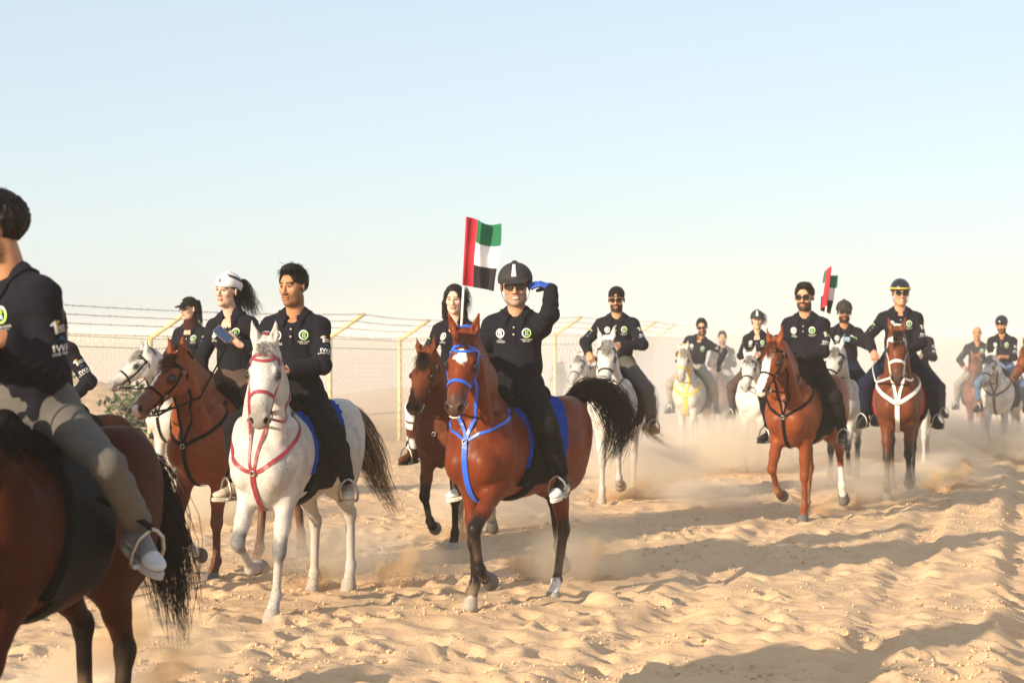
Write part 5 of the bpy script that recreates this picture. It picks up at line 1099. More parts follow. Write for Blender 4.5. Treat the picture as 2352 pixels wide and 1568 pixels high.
# ------------------------------------------------------------------ shrubs beyond the fence
def shrub(label, x, y, h, wd, nst, leaf, seed, upright=0.4):
    hz = np.random.RandomState(seed); root = thing('desert_shrub', label, 'shrub', (x, y, bz(x, y) - 0.03)); sm = MB(); lf = MB()
    for i in range(nst):
        th = hz.uniform(0, 6.28); rr = hz.rand() ** 0.6 * wd; top = Vector((rr * math.cos(th), rr * math.sin(th), h * (1 - 0.45 * (rr / wd) ** 2) * hz.uniform(0.6, 1.0))); P = [Vector((0, 0, 0)), top * 0.5 + Vector((0, 0, h * 0.12 * upright)), top]; P = [Vector(q) for q in crom(np.array([list(q) for q in P]), 6)]; sm.tube(P, list(np.linspace(0.014, 0.004, 6)), 4)
        for k in range(11):
            u = hz.uniform(0.25, 1.0); c = P[min(5, int(u * 5))] + Vector(hz.normal(0, 0.05, 3)); d = Vector(hz.normal(0, 1, 3)); d.z = abs(d.z) * 0.7; d.normalize(); w_ = d.orthogonal().normalized(); n_ = d.cross(w_); L = leaf * hz.uniform(0.6, 1.2)
            lf.add([c, c + d * L * 0.35 + w_ * L * 0.26, c + d * L * 0.75 + w_ * L * 0.2, c + d * L, c + d * L * 0.75 - w_ * L * 0.2, c + d * L * 0.35 - w_ * L * 0.26, c + d * L * 0.5 + n_ * L * 0.05], [(0, 1, 6), (1, 2, 6), (2, 3, 6), (3, 4, 6), (4, 5, 6), (5, 0, 6)])
    sm.build('stem', M['stem'], root); lo_ = lf.build('foliage', M['leaf'], root, smooth=False); lo_['kind'] = 'stuff'
shrub('broad leaved green shrub behind the wire mesh left of the white horse', -5.95, 31.0, 1.15, 0.50, 26, 0.16, 3)
shrub('low leafy shrub behind the wire mesh beside the near rider', -7.3, 32.0, 1.5, 0.45, 18, 0.15, 4)
shrub('narrow upright shrub standing beyond the fence, the taller of two', 1.30, 55.0, 1.35, 0.28, 60, 0.11, 5, 1)
shrub('small rounded shrub beyond the fence, the shorter of two', 2.25, 56.0, 0.85, 0.40, 40, 0.12, 6)

# ------------------------------------------------------------------ horses and riders, front to back
def unit(hp, rp=None, **k):
    hp.setdefault('v', 0.018); hp.setdefault('sc', 1.0); hp.setdefault('a', 22); hp['dz'] = hp.get('dz', bz(hp['x'], hp['y'])) - 0.028
    h = horse(hp); r = rider(h, rp) if rp else None
    hands = [tuple(x) for x in r['hands']] if r else [(0.4, -0.08, 1.6), (0.4, 0.08, 1.6)]
    hl = list(k.get('hold', (1, 1))); hands = [hands[i] if hl[i] else None for i in (0, 1)]
    bridle(h, M[k.get('bm', 'leather')], k['bl'], hands, k.get('mats'), k.get('bw', 0.020), reinmat=M[k.get('rein', k.get('bm', 'leather'))])
    if k.get('br'): breastplate(h, M[k['br']], k['brl'], k.get('brw', 0.028), k.get('fork', True), jz=k.get('jz', 1.06), nw=k.get('nw', 1.0))
    saddle(h, k['sl'], k.get('pad', 'black_felt'), k.get('lea', 'leather'), 'steel', r['feet'] if r else (), k.get('padlo', 0.98), padx=k.get('padx', (-0.34, 0.26)))
    return h, r
def Wp(h, v): return Matrix.Translation(h['loc']) @ Matrix.Rotation(h['rz'], 4, 'Z') @ (Vector(v) * h['p']['sc'])
BAY = dict(coat=(0.135, 0.027, 0.0085), points=(0.016, 0.010, 0.009), mane=(0.020, 0.011, 0.008), muzzle=(0.055, 0.035, 0.028), lip=(0.20, 0.15, 0.11))
CHEST = dict(coat=(0.185, 0.044, 0.013), points=(0.14, 0.04, 0.015), pw=0.4, mane=(0.15, 0.042, 0.016), muzzle=(0.11, 0.055, 0.04), lip=(0.30, 0.18, 0.13))
DARK = dict(cm='darkcoat', coat=(0.085, 0.024, 0.011), points=(0.010, 0.007, 0.006), mane=(0.010, 0.007, 0.006), muzzle=(0.03, 0.02, 0.017), lip=(0.08, 0.06, 0.05))
GREY = dict(coat=(0.53, 0.50, 0.455), points=(0.42, 0.39, 0.36), mane=(0.30, 0.28, 0.26), muzzle=(0.20, 0.165, 0.135), lip=(0.30, 0.22, 0.15), grey=True, mzw=0.8)
SK1 = (0.50, 0.27, 0.16); SK2 = (0.42, 0.205, 0.105); SKW = (0.58, 0.36, 0.25)

# near dark bay and its rider at the left edge
unit(dict(DARK, coat=(0.042, 0.011, 0.005), label='dark bay horse with a long black tail, cropped by the left edge', x=-1.83, y=7.55, a=11, sc=0.99, dz=0.09, v=0.011, pose='walk', head=(-30, 48, 0), hair=1.5, poll=(0.9, -0.12, 1.7), tail=((-0.84, 0, 1.33), (-0.97, 0.07, 1.26), (-1.02, 0.14, 0.98), (-1.05, 0.19, 0.70), (-1.06, 0.22, 0.44)), tailw=0.13, mside=1, seed=1),
     dict(label='man in grey trousers and grey trainers riding the dark bay at the left edge', lod=0, skin=SK2, head=(-66, 6, 0), tyaw=-34, lean=8, side=4, slim=0.80, bulk=0.95, pants='grey_cloth', shoe=(0.16, 0.16, 0.17), shoe2=(0.45, 0.45, 0.46), sole=(0.35, 0.34, 0.33), beard=0.8, lace='leather', hair='short',
          armL=dict(w=(0.30, 0.02, 0.27), hint=(-1.0, 0.5, -0.35), F=(0.8, -0.5, -0.1), B=(0.2, 0.8, 0.5)), footL=(-0.08, 0.39, -0.44), toeL=(0.55, 0.75, -0.42), sleeveN=(0.25, 1.0, 0.1), hem=0.95, cuff=0.058),
     bl='black leather bridle on the dark bay at the left edge', sl='black saddle on the dark bay at the left edge', padx=(-0.28, 0.2), padlo=1.12)
unit(dict(DARK, label='dark brown pony mostly hidden behind the near dark bay', x=-3.21, y=13.9, a=24, sc=0.90, v=0.017, pose='walk', hair=0.7, tail=((-0.84, 0, 1.30), (-0.99, 0.04, 1.26), (-1.08, 0.06, 0.98), (-1.10, 0.06, 0.6))),
     dict(label='person with a ponytail under a dark cap, mostly hidden behind the near rider', lod=1, fem=1, skin=SKW, head=(-30, 4, 0), gear='cap', hair='long', pony=1, pants='navy_cloth', hairc=(0.05, 0.03, 0.018), armL=dict(w=(0.16, 0.22, 0.02), glove='navy_cloth')),
     bl='dark bridle on the brown pony behind the near horse', sl='dark saddle on the brown pony behind the near horse')
# young man on the white horse with red tack
hC, rC = unit(dict(GREY, label='white flea-bitten horse with red bridle and a dark grey knee', x=-1.50, y=13.72, a=15, sc=1.0, v=0.0115, pose='walk_reach', poll=(0.86, 0.13, 1.845), head=(12, 62, 0), hair=1.2, knee=(0.10, 0.10, 0.105), tail=((-0.84, 0, 1.30), (-0.98, 0.06, 1.32), (-1.05, 0.16, 1.08), (-1.08, 0.26, 0.80), (-1.10, 0.42, 0.52)), tailw=0.10, mane=(0.30, 0.27, 0.24), forec=(0.34, 0.32, 0.30), tailc=(0.05, 0.04, 0.035), taile=(0.42, 0.25, 0.10), tailmix=0.35, fore=0.34, seed=4, ear=0.16, dirty=(0, 1, 2, 3)),
     dict(label='bareheaded young man with short black hair and moustache on the white horse', lod=0, skin=SK2, head=(-14, 5, 0), tyaw=6, beard=0.55, hair='short', pants='black_cloth', shoe=(0.30, 0.24, 0.16), shoe2=(0.50, 0.43, 0.32), sole=(0.5, 0.44, 0.34), seed=9,
          armL=dict(w=(0.30, 0.06, 0.135), hint=(-0.5, 0.8, -0.5), F=(0.7, -0.6, -0.3), B=(0.4, 0.5, 0.75)), armR=dict(w=(0.32, -0.06, 0.16)), toeR=(0.80, -0.62, -0.05), footR=(0.06, -0.40, -0.64)),
     bm='red_leather', bl='red leather bridle on the white horse', br='red_leather', brl='red breastplate straps across the white horse', sl='black saddle over blue fleece on the white horse', pad='blue_fleece', bw=0.024, jz=1.0)
# woman with the phone
h0, r0 = unit(dict(CHEST, label='chestnut bay horse with a thin white stripe, nose stretched left', x=-2.18, y=15.6, a=22, sc=1.0, v=0.0125, pose='walk_back', poll=(0.92, 0.04, 1.735), head=(-20, 42, 0), mark='stripe', hair=1.0, mane=(0.075, 0.025, 0.012), pw=0.8, points=(0.06, 0.024, 0.014), socks={0: 0.55}, seed=6),
     dict(label='woman in a white patterned headscarf holding a phone', lod=0, fem=1, skin=(0.57, 0.37, 0.27), head=(-6, 2, -6), tyaw=2, side=3, gear='scarf', hair='long', hlen=0.85, blow=(-0.15, 0.38, 0.0), lips=(0.62, 0.26, 0.21), pants='brown_cloth', seed=12,
          armL=dict(w=(0.25, 0.18, 0.275), hint=(-0.6, 0.8, -0.5), F=(0.30, -0.80, 0.35), B=(0.1, 0.25, -0.9), curl=40, thumb=(0.9, 0.15, -0.5)), armR=dict(w=(0.30, -0.13, 0.06), glove='black_cloth')),
     bl='black bridle on the chestnut bay with the stripe', br='leather', brl='black breastplate straps on the chestnut bay with the stripe', sl='black saddle under the woman with the phone')
a_ = r0['arms'][1]; Fh = a_['F'] / np.linalg.norm(a_['F']); c = a_['W'] + Fh * 0.125 + np.array((0.035, 0, 0.03)); cw = Wp(h0, c)
ph = thing('phone', 'mobile phone held up in the hand of the woman in the headscarf', 'phone', cw, h0['rz']); ax = Vector((0.05, -0.75, 0.62)).normalized(); nn = Vector((-0.55, -0.35, 0.5)); nn = (nn - ax * nn.dot(ax)).normalized(); nn2 = Vector((0.75, 0.25, 0.35)); nn2 = (nn2 - ax * nn2.dot(ax)).normalized(); rt = Matrix((ax, nn2.cross(ax), nn2)).transposed()
b = MB(); b.box((0, 0, 0), (0.078, 0.038, 0.0045), rt); b.build('phone_body', M['phone'], ph, False); b = MB(); b.box(nn2 * 0.0052, (0.073, 0.034, 0.001), rt); b.build('screen', M['screen'], ph, False)
# grey horse behind with the woman in the cap
unit(dict(GREY, label='white horse with dark muzzle at the left, its head turned to the fence', x=-3.50, y=21.7, a=20, sc=0.96, v=0.016, pose='walk', poll=(0.98, -0.03, 1.76), head=(-40, 38, 0), hair=0.8, muzzle=(0.13, 0.11, 0.095), seed=8),
     dict(label='woman in a black cap and dark sunglasses with a brown neck scarf', lod=1, fem=1, skin=SKW, head=(-22, 4, 0), gear='cap', glasses=1, neckscarf=1, earbud=1, hair='long', lips=(0.58, 0.22, 0.19), seed=14, one=1),
     bl='black bridle on the white horse at the left', br='leather', brl='black breastplate on the white horse at the left', sl='dark saddle under the woman in the cap')
# dark bay with the flag
h1, r1 = unit(dict(DARK, coat=(0.115, 0.033, 0.015), label='dark bay horse behind the leading bay, small white mark on its forehead', x=-0.50, y=17.7, a=13, sc=0.98, v=0.0145, pose='walk_back', poll=(0.97, -0.02, 1.76), head=(-12, 58, 0), mark='small', hair=0.8, lighthoof=(1,), seed=10, muzzle=(0.035, 0.026, 0.022), lip=(0.36, 0.27, 0.16)),
     dict(label='woman with loose black hair in white breeches and brown boots', lod=1, fem=1, skin=(0.64, 0.42, 0.31), head=(4, 6, 0), hair='long', hlen=0.65, blow=(0.0, 0.25, 0.15), lips=(0.58, 0.22, 0.19), pants='white_cloth', boot=2, shoe=(0.05, 0.016, 0.012), slim=0.86, tight=0.35, seed=16, armR=dict(w=(0.22, -0.20, 0.05)), armL=dict(w=(0.26, 0.17, 0.30), F=(0.4, -0.3, 0.6)), footR=(0.05, -0.40, -0.66)),
     bl='brown bridle on the dark bay behind the leading bay', bm='brown_leather', sl='black saddle under the woman in white breeches', hold=(1, 0), br='brown_leather', brl='brown breastplate on the dark bay behind the leading bay', fork=False)
def flag(label, base, top, path, hgt, mats_seed, drop=0.05, polemat='white_strap'):
    base, top = Vector(base), Vector(top); root = thing('flag', label, 'flag', base, 0, 1.0, 'flags carried by riders'); d = (top - base); L = d.length; u = d.normalized(); b = MB(); b.tube([Vector((0, 0, 0)), u * (L - hgt)], 0.010, 8); b.build('pole', M[polemat], root)
    b = MB(); b.tube([u * (L - hgt), u * L], 0.012, 8); b.build('sleeve', FL['red'], root); P = crom(np.array(path), 31); n = 24; V = []; hz = np.random.RandomState(mats_seed)
    for i, q in enumerate(P):
        t = i / 30
        for j in range(n + 1):
            w = j / n; V.append(u * (L - hgt * w) + Vector((q[0] * (1 - 0.22 * (1 - w) * t * 0), q[1], 0)) + Vector((0.020 * math.sin(7 * t + 4 * w) * t, 0.03 * math.sin(9 * t + 3 * w + 1) * t, -drop * t - 0.05 * t * (1 - w) * math.sin(t * 3))))
    F = []; mi = []
    for i in range(30):
        for j in range(n): F.append((i * (n + 1) + j, (i + 1) * (n + 1) + j, (i + 1) * (n + 1) + j + 1, i * (n + 1) + j + 1)); mi.append(0 if i < 8 else 1 + min(2, j * 3 // n))
    me = bpy.data.meshes.new('flag_cloth'); me.from_pydata(V, [], F); o = link(bpy.data.objects.new('flag_cloth', me), root)
    for k in ('red', 'green', 'white', 'black'): me.materials.append(FL[k])
    me.polygons.foreach_set('material_index', mi); me.polygons.foreach_set('use_smooth', [True] * len(F)); return root
def flagmat(n_, c):
    m, nt, bs = _mat(n_); bs.inputs['Base Color'].default_value = (*c, 1); bs.inputs['Roughness'].default_value = 0.8; tr = nt.nodes.new('ShaderNodeBsdfTranslucent'); tr.inputs['Color'].default_value = (*c, 1); mx = nt.nodes.new('ShaderNodeMixShader'); mx.inputs[0].default_value = 0.3; nt.links.new(bs.outputs[0], mx.inputs[1]); nt.links.new(tr.outputs[0], mx.inputs[2]); nt.links.new(mx.outputs[0], nt.nodes['Material Output'].inputs['Surface'])
    w = _noise(nt, 300, 2); _bump(nt, bs, w.outputs['Fac'], 0.1, 0.003); return m
FL = dict(red=flagmat('red_flag_cloth', (0.60, 0.025, 0.05)), green=flagmat('green_flag_cloth', (0.012, 0.17, 0.075)), white=flagmat('white_flag_cloth', (0.78, 0.76, 0.76)), black=flagmat('black_flag_cloth', (0.012, 0.012, 0.015)))
hb = Wp(h1, r1['hands'][1])
flag('flag with red hoist and green, white and black bands above the leading rider', (hb.x, hb.y, hb.z - 0.10), (hb.x * 0.4 - 0.35 * 0.6, hb.y, 2.905), ((0, 0), (0.08, 0.03), (0.13, -0.05), (0.21, 0.03), (0.285, 0.0)), 0.60, 3)
# leading rider
unit(dict(BAY, label='bright bay horse with a white star and blue tack leading the group', x=0.02, y=13.85, a=27, sc=0.985, v=0.011, pose='trot_apart', poll=(0.86, 0.06, 1.885), head=(12, 58, -4), mark='star', hair=1.4, socks={2: 0.0, 3: 0.42, 0: 0.12}, lighthoof=(0, 3), tail=((-0.83, 0, 1.33), (-0.98, 0.08, 1.48), (-1.06, 0.22, 1.48), (-1.05, 0.36, 1.26), (-1.0, 0.33, 1.06), (-0.96, 0.26, 0.94)), tailw=0.14, mane=(0.022, 0.012, 0.009), forec=(0.055, 0.020, 0.011), fore=0.35, teeth=1, seed=2, ear=0.30, lip=(0.30, 0.22, 0.15)),
     dict(label='smiling man in a black velvet riding helmet and sunglasses, hand raised to his brow', lod=0, skin=SK1, head=(24, 6, 2), tyaw=16, lean=3, gear='helmet', strip=1, glasses=1, smile=1, beard=0.75, beardc=(0.26, 0.22, 0.19), bw=0.85, fwid=1.12, belly=1, bulk=1.06, pants='black_cloth', shoe=(0.015, 0.015, 0.016), shoe2=(0.70, 0.68, 0.63), sole=(0.72, 0.68, 0.58), twotone=1, seed=20, hk=1.10, sleeveN=(-0.7, 0.7, 0.1),
          armL=dict(head=1, w=(0.055, 0.205, -0.015), hint=(0.75, 0.35, -0.75), F=(0.42, -0.88, 0.28), B=(0.35, 0.1, 0.93), curl=(14, 16, 18, 20), glove='blue_glove', thumb=(0.8, 0.25, -0.75), spread=0.6),
          armR=dict(w=(0.34, -0.08, 0.20), glove='black_cloth'), toeL=(0.95, 0.05, -0.30), footL=(0.02, 0.36, -0.62), toeR=(0.85, -0.5, -0.25), footR=(0.02, -0.38, -0.66)),
     bm='blue_strap', bl='bright blue bridle on the leading bay with the star', br='blue_strap', brl='bright blue breastplate straps on the leading bay', sl='black saddle over blue fleece on the leading bay', pad='blue_fleece', bw=0.022, hold=(1, 0), jz=1.19, nw=0.55, brw=0.034)
# white horse, man with the cap turned backwards
unit(dict(GREY, coat=(0.66, 0.62, 0.57), label='white horse trotting under the man with the backward cap', x=1.16, y=22.0, a=10, sc=1.0, v=0.0165, pose='trot_left_up', poll=(0.95, 0, 1.79), head=(4, 60, 0), hair=0.8, tail=((-0.84, 0, 1.30), (-1.0, 0.05, 1.36), (-1.15, 0.20, 1.10), (-1.16, 0.25, 0.75), (-1.05, 0.62, 0.52)), tailc=(0.25, 0.19, 0.14), tailw=0.13, seed=13),
     dict(label='bearded man with a black cap worn backwards and grey trousers', lod=1, skin=SK1, head=(2, 8, 0), gear='capback', glasses=1, beard=1.0, pants='grey_cloth', shoe=(0.30, 0.15, 0.06), sole=(0.35, 0.24, 0.10), armR=dict(w=(0.16, -0.30, 0.10), F=(0.5, 0.3, -0.7), B=(0.6, -0.5, 0.4)), armL=dict(w=(0.26, 0.06, 0.20), hint=(-0.2, 1, -0.25)), hem=0.97, cuff=0.06, bulk=1.04),
     bl='black bridle on the white horse behind the leading bay', sl='black saddle under the man with the backward cap', hold=(1, 1))
unit(dict(GREY, label='distant white horse, only its head showing beside the capped man', x=1.28, y=33.0, a=12, sc=0.98, v=0.022, pose='stand', poll=(0.98, 0, 1.74), hair=0.3, head=(-14, 48, 0)), None, bl='bridle on the far white horse beside the fence', sl='saddle on the far white horse beside the fence', hold=(0, 0))
# group in the dust
unit(dict(GREY, coat=(0.52, 0.47, 0.41), label='pale grey horse with yellow bridle and breastplate in the dust', x=2.92, y=32.0, a=16, sc=0.97, v=0.020, pose='trot_left_up', poll=(0.92, 0, 1.84), head=(0, 62, 0), hair=0.4, seed=15),
     dict(label='man in sunglasses leaning out to the side over the pale grey horse', lod=2, skin=SK1, head=(8, 10, 6), side=-14, lean=14, glasses=1, beard=0.9, pants='stone_cloth', armL=dict(w=(0.05, 0.42, 0.02), F=(0.2, 0.3, -0.9), B=(0, 0.9, 0.2), glove='black_cloth'), shoe=(0.12, 0.11, 0.10), hem=0.85),
     bm='yellow_strap', bl='yellow bridle on the pale grey horse in the dust', br='yellow_strap', brl='yellow breastplate on the pale grey horse in the dust', bw=0.026, brw=0.045, sl='dark saddle on the pale grey horse in the dust', hold=(1, 0))
unit(dict(DARK, coat=(0.16, 0.07, 0.04), label='brown horse hidden in dust behind the pale grey horse', x=4.02, y=38.0, a=14, sc=0.94, v=0.024, pose='stand', hair=0.25, socks={0: 0.6, 1: 0.6}),
     dict(label='man upright in thick dust behind the leaning rider', lod=2, skin=SK1, head=(8, 4, 0), beard=0.6, pants='stone_cloth', one=1), bl='bridle on the brown horse in the thick dust', sl='saddle on the brown horse in the thick dust')
unit(dict(GREY, coat=(0.66, 0.61, 0.55), label='white horse with greyish forelegs left of the chestnut with the blaze', x=3.55, y=28.8, a=14, sc=0.97, v=0.019, pose='walk', poll=(0.97, 0, 1.72), head=(-6, 58, 0), hair=0.4, points=(0.24, 0.25, 0.27), stocking=-0.1, seed=17),
     dict(label='woman with loose dark hair in a black helmet with a white strip', lod=1, fem=1, skin=SKW, head=(8, 4, 0), gear='helmet', strip=1, hair='long', hlen=0.6, blow=(-0.2, 0.3, 0.3), pants='brown_cloth'), bl='black bridle on the white horse with greyish forelegs', sl='dark saddle under the woman in the striped helmet')
unit(dict(BAY, label='bay horse hidden behind the chestnut with the blaze', x=4.40, y=31.8, a=14, sc=0.97, v=0.024, pose='stand', hair=0.25),
     dict(label='person in a grey helmet half hidden behind the rider of the chestnut', lod=2, skin=SK1, head=(2, 4, 0), gear='helmet', strip=1, post=-0.05), bl='bridle on the bay hidden behind the chestnut', sl='saddle on the bay hidden behind the chestnut')
# chestnut with the blaze
unit(dict(CHEST, label='red chestnut horse with a broad white blaze and one white hind sock', x=2.96, y=20.1, a=25, sc=1.0, v=0.0145, pose='trot_right_up', poll=(0.98, -0.02, 1.79), head=(-16, 58, 0), mark='blaze', hair=0.9, socks={3: 1.0}, pw=0.15, seed=19, tail=((-0.84, 0, 1.30), (-0.96, 0, 1.26), (-1.0, 0, 0.95), (-1.0, 0, 0.6))),
     dict(label='bareheaded man with thick black hair, beard and sunglasses on the chestnut', lod=1, skin=SK1, head=(4, 5, 0), tyaw=4, glasses=1, beard=0.95, fwid=1.06, hair='short', pants='black_cloth', bulk=1.05, boot=1, seed=23, armL=dict(w=(0.28, 0.03, 0.10), glove='black_cloth'), armR=dict(w=(0.30, -0.05, 0.10), glove='black_cloth')),
     bl='black bridle with steel bit rings on the chestnut with the blaze', br='leather', brl='black breastplate on the chestnut with the blaze', sl='black saddle on the chestnut with the blaze')
h2, r2 = unit(dict(GREY, label='white horse with dark legs between the chestnut and the bay with white reins', x=4.20, y=25.2, a=15, sc=0.97, v=0.018, pose='walk', poll=(0.96, 0, 1.78), head=(-22, 52, 0), hair=0.5, points=(0.07, 0.065, 0.065), stocking=-0.1, seed=25),
     dict(label='bearded man in a plain black helmet with pale blue gloves', lod=1, skin=SK2, head=(10, 4, 0), tyaw=6, gear='helmet', glasses=1, beard=1.0, pants='navy_cloth', bulk=1.04, armL=dict(w=(0.26, 0.10, 0.34), hint=(-0.2, 1, -0.35), glove='pale_glove', F=(0.3, -0.9, 0.1), B=(0.6, 0.1, 0.7)), armR=dict(w=(0.30, -0.30, 0.33), glove='white_glove', F=(0.5, 0.2, 0.6), B=(0.2, -0.8, 0.4))),
     bl='black bridle on the white horse with dark legs', sl='dark saddle under the man with pale blue gloves', hold=(0, 1))
hb = Wp(h2, r2['hands'][0])
flag('smaller flag on a leaning pole behind the chestnut rider', (hb.x, hb.y, hb.z - 0.12), ((1908 - 1176) / FPX * hb.y, hb.y, CAMH + (762 - 612) / FPX * hb.y), ((0, 0), (-0.04, 0.02), (-0.07, 0.05), (-0.05, 0.12), (0.03, 0.14), (0.09, 0.10)), 0.50, 5, 0.10)
# bay with white bridle
unit(dict(BAY, coat=(0.115, 0.032, 0.012), label='bay horse with black legs and thick white rope bridle', x=4.46, y=22.9, a=13, sc=1.05, v=0.0155, pose='walk', poll=(0.90, 0, 1.82), head=(3, 64, 0), hair=0.7, lighthoof=(0,), seed=27, tail=((-0.84, 0, 1.30), (-0.98, 0.08, 1.36), (-1.05, 0.24, 1.15), (-1.02, 0.26, 0.85))),
     dict(label='smiling man in a glossy dark helmet with a yellow rim', lod=1, skin=SK1, head=(12, 4, 0), tyaw=4, gear='gloss', trim=1, glasses=1, smile=1, pants='navy_cloth', armR=dict(w=(0.16, -0.28, 0.06), F=(0.5, 0.1, -0.8), B=(0.6, -0.6, 0.3)), armL=dict(w=(0.28, 0.08, 0.06))),
     bm='white_strap', bl='thick white rope bridle on the bay with black legs', br='white_strap', brl='white breastplate on the bay with black legs', brw=0.04, bw=0.03, sl='black saddle over a red pad on the bay with black legs', pad='red_fleece', padlo=0.92)
unit(dict(GREY, coat=(0.5, 0.46, 0.42), label='pale horse hidden behind the bay with white bridle', x=6.22, y=30.5, a=14, sc=0.97, v=0.024, pose='stand', hair=0.25, seed=29),
     dict(label='person half hidden behind the man in the yellow rimmed helmet', lod=2, skin=SK1, head=(4, 4, 0), one=1), bl='bridle on the pale horse behind the bay with white bridle', sl='saddle on the pale horse behind the bay with white bridle')
unit(dict(CHEST, label='reddish horse with a star in the gap left of the white bridled bay', x=6.95, y=36.5, a=14, sc=0.96, v=0.024, pose='walk', poll=(0.96, 0, 1.64), mark='star', head=(0, 58, 0), hair=0.25, seed=31), None, bl='pink bridle on the reddish horse in the gap', bm='red_leather', sl='saddle on the reddish horse in the gap', hold=(0, 0))
# far right
unit(dict(CHEST, coat=(0.18, 0.06, 0.03), label='brown horse behind the white horse at the far right', x=8.55, y=36.6, a=14, sc=0.95, v=0.022, pose='trot_left_up', poll=(0.95, -0.02, 1.80), head=(-10, 52, 0), hair=0.3, mark='small', seed=33),
     dict(label='bald man in a black shirt on the brown horse at the far right', lod=2, skin=SK2, head=(0, 4, 0), hair='none', pants='stone_cloth', hem=0.8, one=1, armR=dict(w=(0.2, -0.25, 0.05))), bl='brown bridle on the brown horse at the far right', bm='brown_leather', sl='saddle on the brown horse at the far right')
unit(dict(GREY, coat=(0.66, 0.62, 0.55), label='white horse trotting at the far right with brown straps', x=8.10, y=32.9, a=24, sc=0.98, v=0.019, pose='trot_right_up', poll=(0.97, -0.02, 1.72), head=(-14, 54, 0), hair=0.5, seed=35),
     dict(label='man in dark helmet and pale blue jeans on the far right white horse', lod=1, skin=SK2, head=(-6, 16, 0), gear='gloss', beard=0.8, pants='denim', hem=0.62, cuff=0.075, shoe=(0.03, 0.03, 0.03), armL=dict(w=(0.30, 0.02, 0.16), bare=True), armR=dict(w=(0.32, -0.06, 0.16), bare=True)),
     bl='brown bridle on the white horse at the far right', bm='brown_leather', br='brown_leather', brl='brown breastplate on the white horse at the far right', sl='black saddle under the man in jeans')
unit(dict(CHEST, coat=(0.15, 0.042, 0.016), label='brown bay horse whose head enters at the right edge', x=8.42, y=29.6, a=62, sc=1.0, v=0.018, pose='walk', poll=(1.00, 0, 1.82), head=(-2, 54, 0), hair=0.4, mark='small', points=(0.02, 0.012, 0.01), pw=1, seed=37), None, bl='brown bridle on the horse entering at the right edge', bm='brown_leather', sl='saddle on the horse entering at the right edge', hold=(0, 0))

# ------------------------------------------------------------------ dust: clouds kicked up by the hooves, and the hazy air
def dust_mat(name, dens, scale, col, lo=0.42, hi=0.70):
    m = bpy.data.materials.new(name); m.use_nodes = True; nt = m.node_tree; nt.nodes.remove(nt.nodes['Principled BSDF']); pv = nt.nodes.new('ShaderNodeVolumePrincipled'); nt.links.new(pv.outputs[0], nt.nodes['Material Output'].inputs['Volume'])
    pv.inputs['Color'].default_value = (*col, 1); pv.inputs['Anisotropy'].default_value = 0.1; tc = nt.nodes.new('ShaderNodeTexCoord'); oi = nt.nodes.new('ShaderNodeObjectInfo')
    vm = nt.nodes.new('ShaderNodeVectorMath'); vm.operation = 'SCALE'; sc_ = nt.nodes.new('ShaderNodeCombineXYZ'); mu = nt.nodes.new('ShaderNodeMath'); mu.operation = 'MULTIPLY'; mu.inputs[1].default_value = 37.0
    nt.links.new(oi.outputs['Random'], mu.inputs[0]); [nt.links.new(mu.outputs[0], sc_.inputs[i]) for i in range(3)]; ad = nt.nodes.new('ShaderNodeVectorMath'); ad.operation = 'ADD'; nt.links.new(tc.outputs['Object'], ad.inputs[0]); nt.links.new(sc_.outputs[0], ad.inputs[1])
    n = nt.nodes.new('ShaderNodeTexNoise'); n.inputs['Scale'].default_value = scale; n.inputs['Detail'].default_value = 6; n.inputs['Roughness'].default_value = 0.66; n.inputs['Distortion'].default_value = 1.8; nt.links.new(ad.outputs[0], n.inputs['Vector'])
    ln = nt.nodes.new('ShaderNodeVectorMath'); ln.operation = 'LENGTH'; nt.links.new(tc.outputs['Object'], ln.inputs[0]); fo_ = nt.nodes.new('ShaderNodeMapRange'); fo_.inputs[1].default_value = 0.98; fo_.inputs[2].default_value = 0.25; fo_.interpolation_type = 'SMOOTHSTEP'; nt.links.new(ln.outputs['Value'], fo_.inputs[0])
    # the edge of the cloud is eaten into by the noise
    s1 = nt.nodes.new('ShaderNodeMath'); s1.operation = 'ADD'; nt.links.new(n.outputs['Fac'], s1.inputs[0]); h_ = nt.nodes.new('ShaderNodeMath'); h_.operation = 'MULTIPLY_ADD'; h_.inputs[1].default_value = 0.75; h_.inputs[2].default_value = -0.50; nt.links.new(fo_.outputs[0], h_.inputs[0]); nt.links.new(h_.outputs[0], s1.inputs[1])
    k1 = nt.nodes.new('ShaderNodeMapRange'); k1.inputs[1].default_value = lo; k1.inputs[2].default_value = hi; nt.links.new(s1.outputs[0], k1.inputs[0]); k2 = nt.nodes.new('ShaderNodeMath'); k2.operation = 'MULTIPLY'; nt.links.new(k1.outputs[0], k2.inputs[0]); nt.links.new(fo_.outputs[0], k2.inputs[1])
    k3 = nt.nodes.new('ShaderNodeMath'); k3.operation = 'MULTIPLY'; k3.inputs[1].default_value = dens; nt.links.new(k2.outputs[0], k3.inputs[0]); nt.links.new(k3.outputs[0], pv.inputs['Density']); return m
import bmesh
def blob(name, mat, c, r, label, rz=0.0):
    bm = bmesh.new(); bmesh.ops.create_icosphere(bm, subdivisions=2, radius=1.0); me = bpy.data.meshes.new(name); bm.to_mesh(me); bm.free(); o = link(bpy.data.objects.new(name, me), None, mat); o.location = c; o.scale = r; o.rotation_euler = (0, 0, rz); o['kind'] = 'stuff'; o['label'] = label
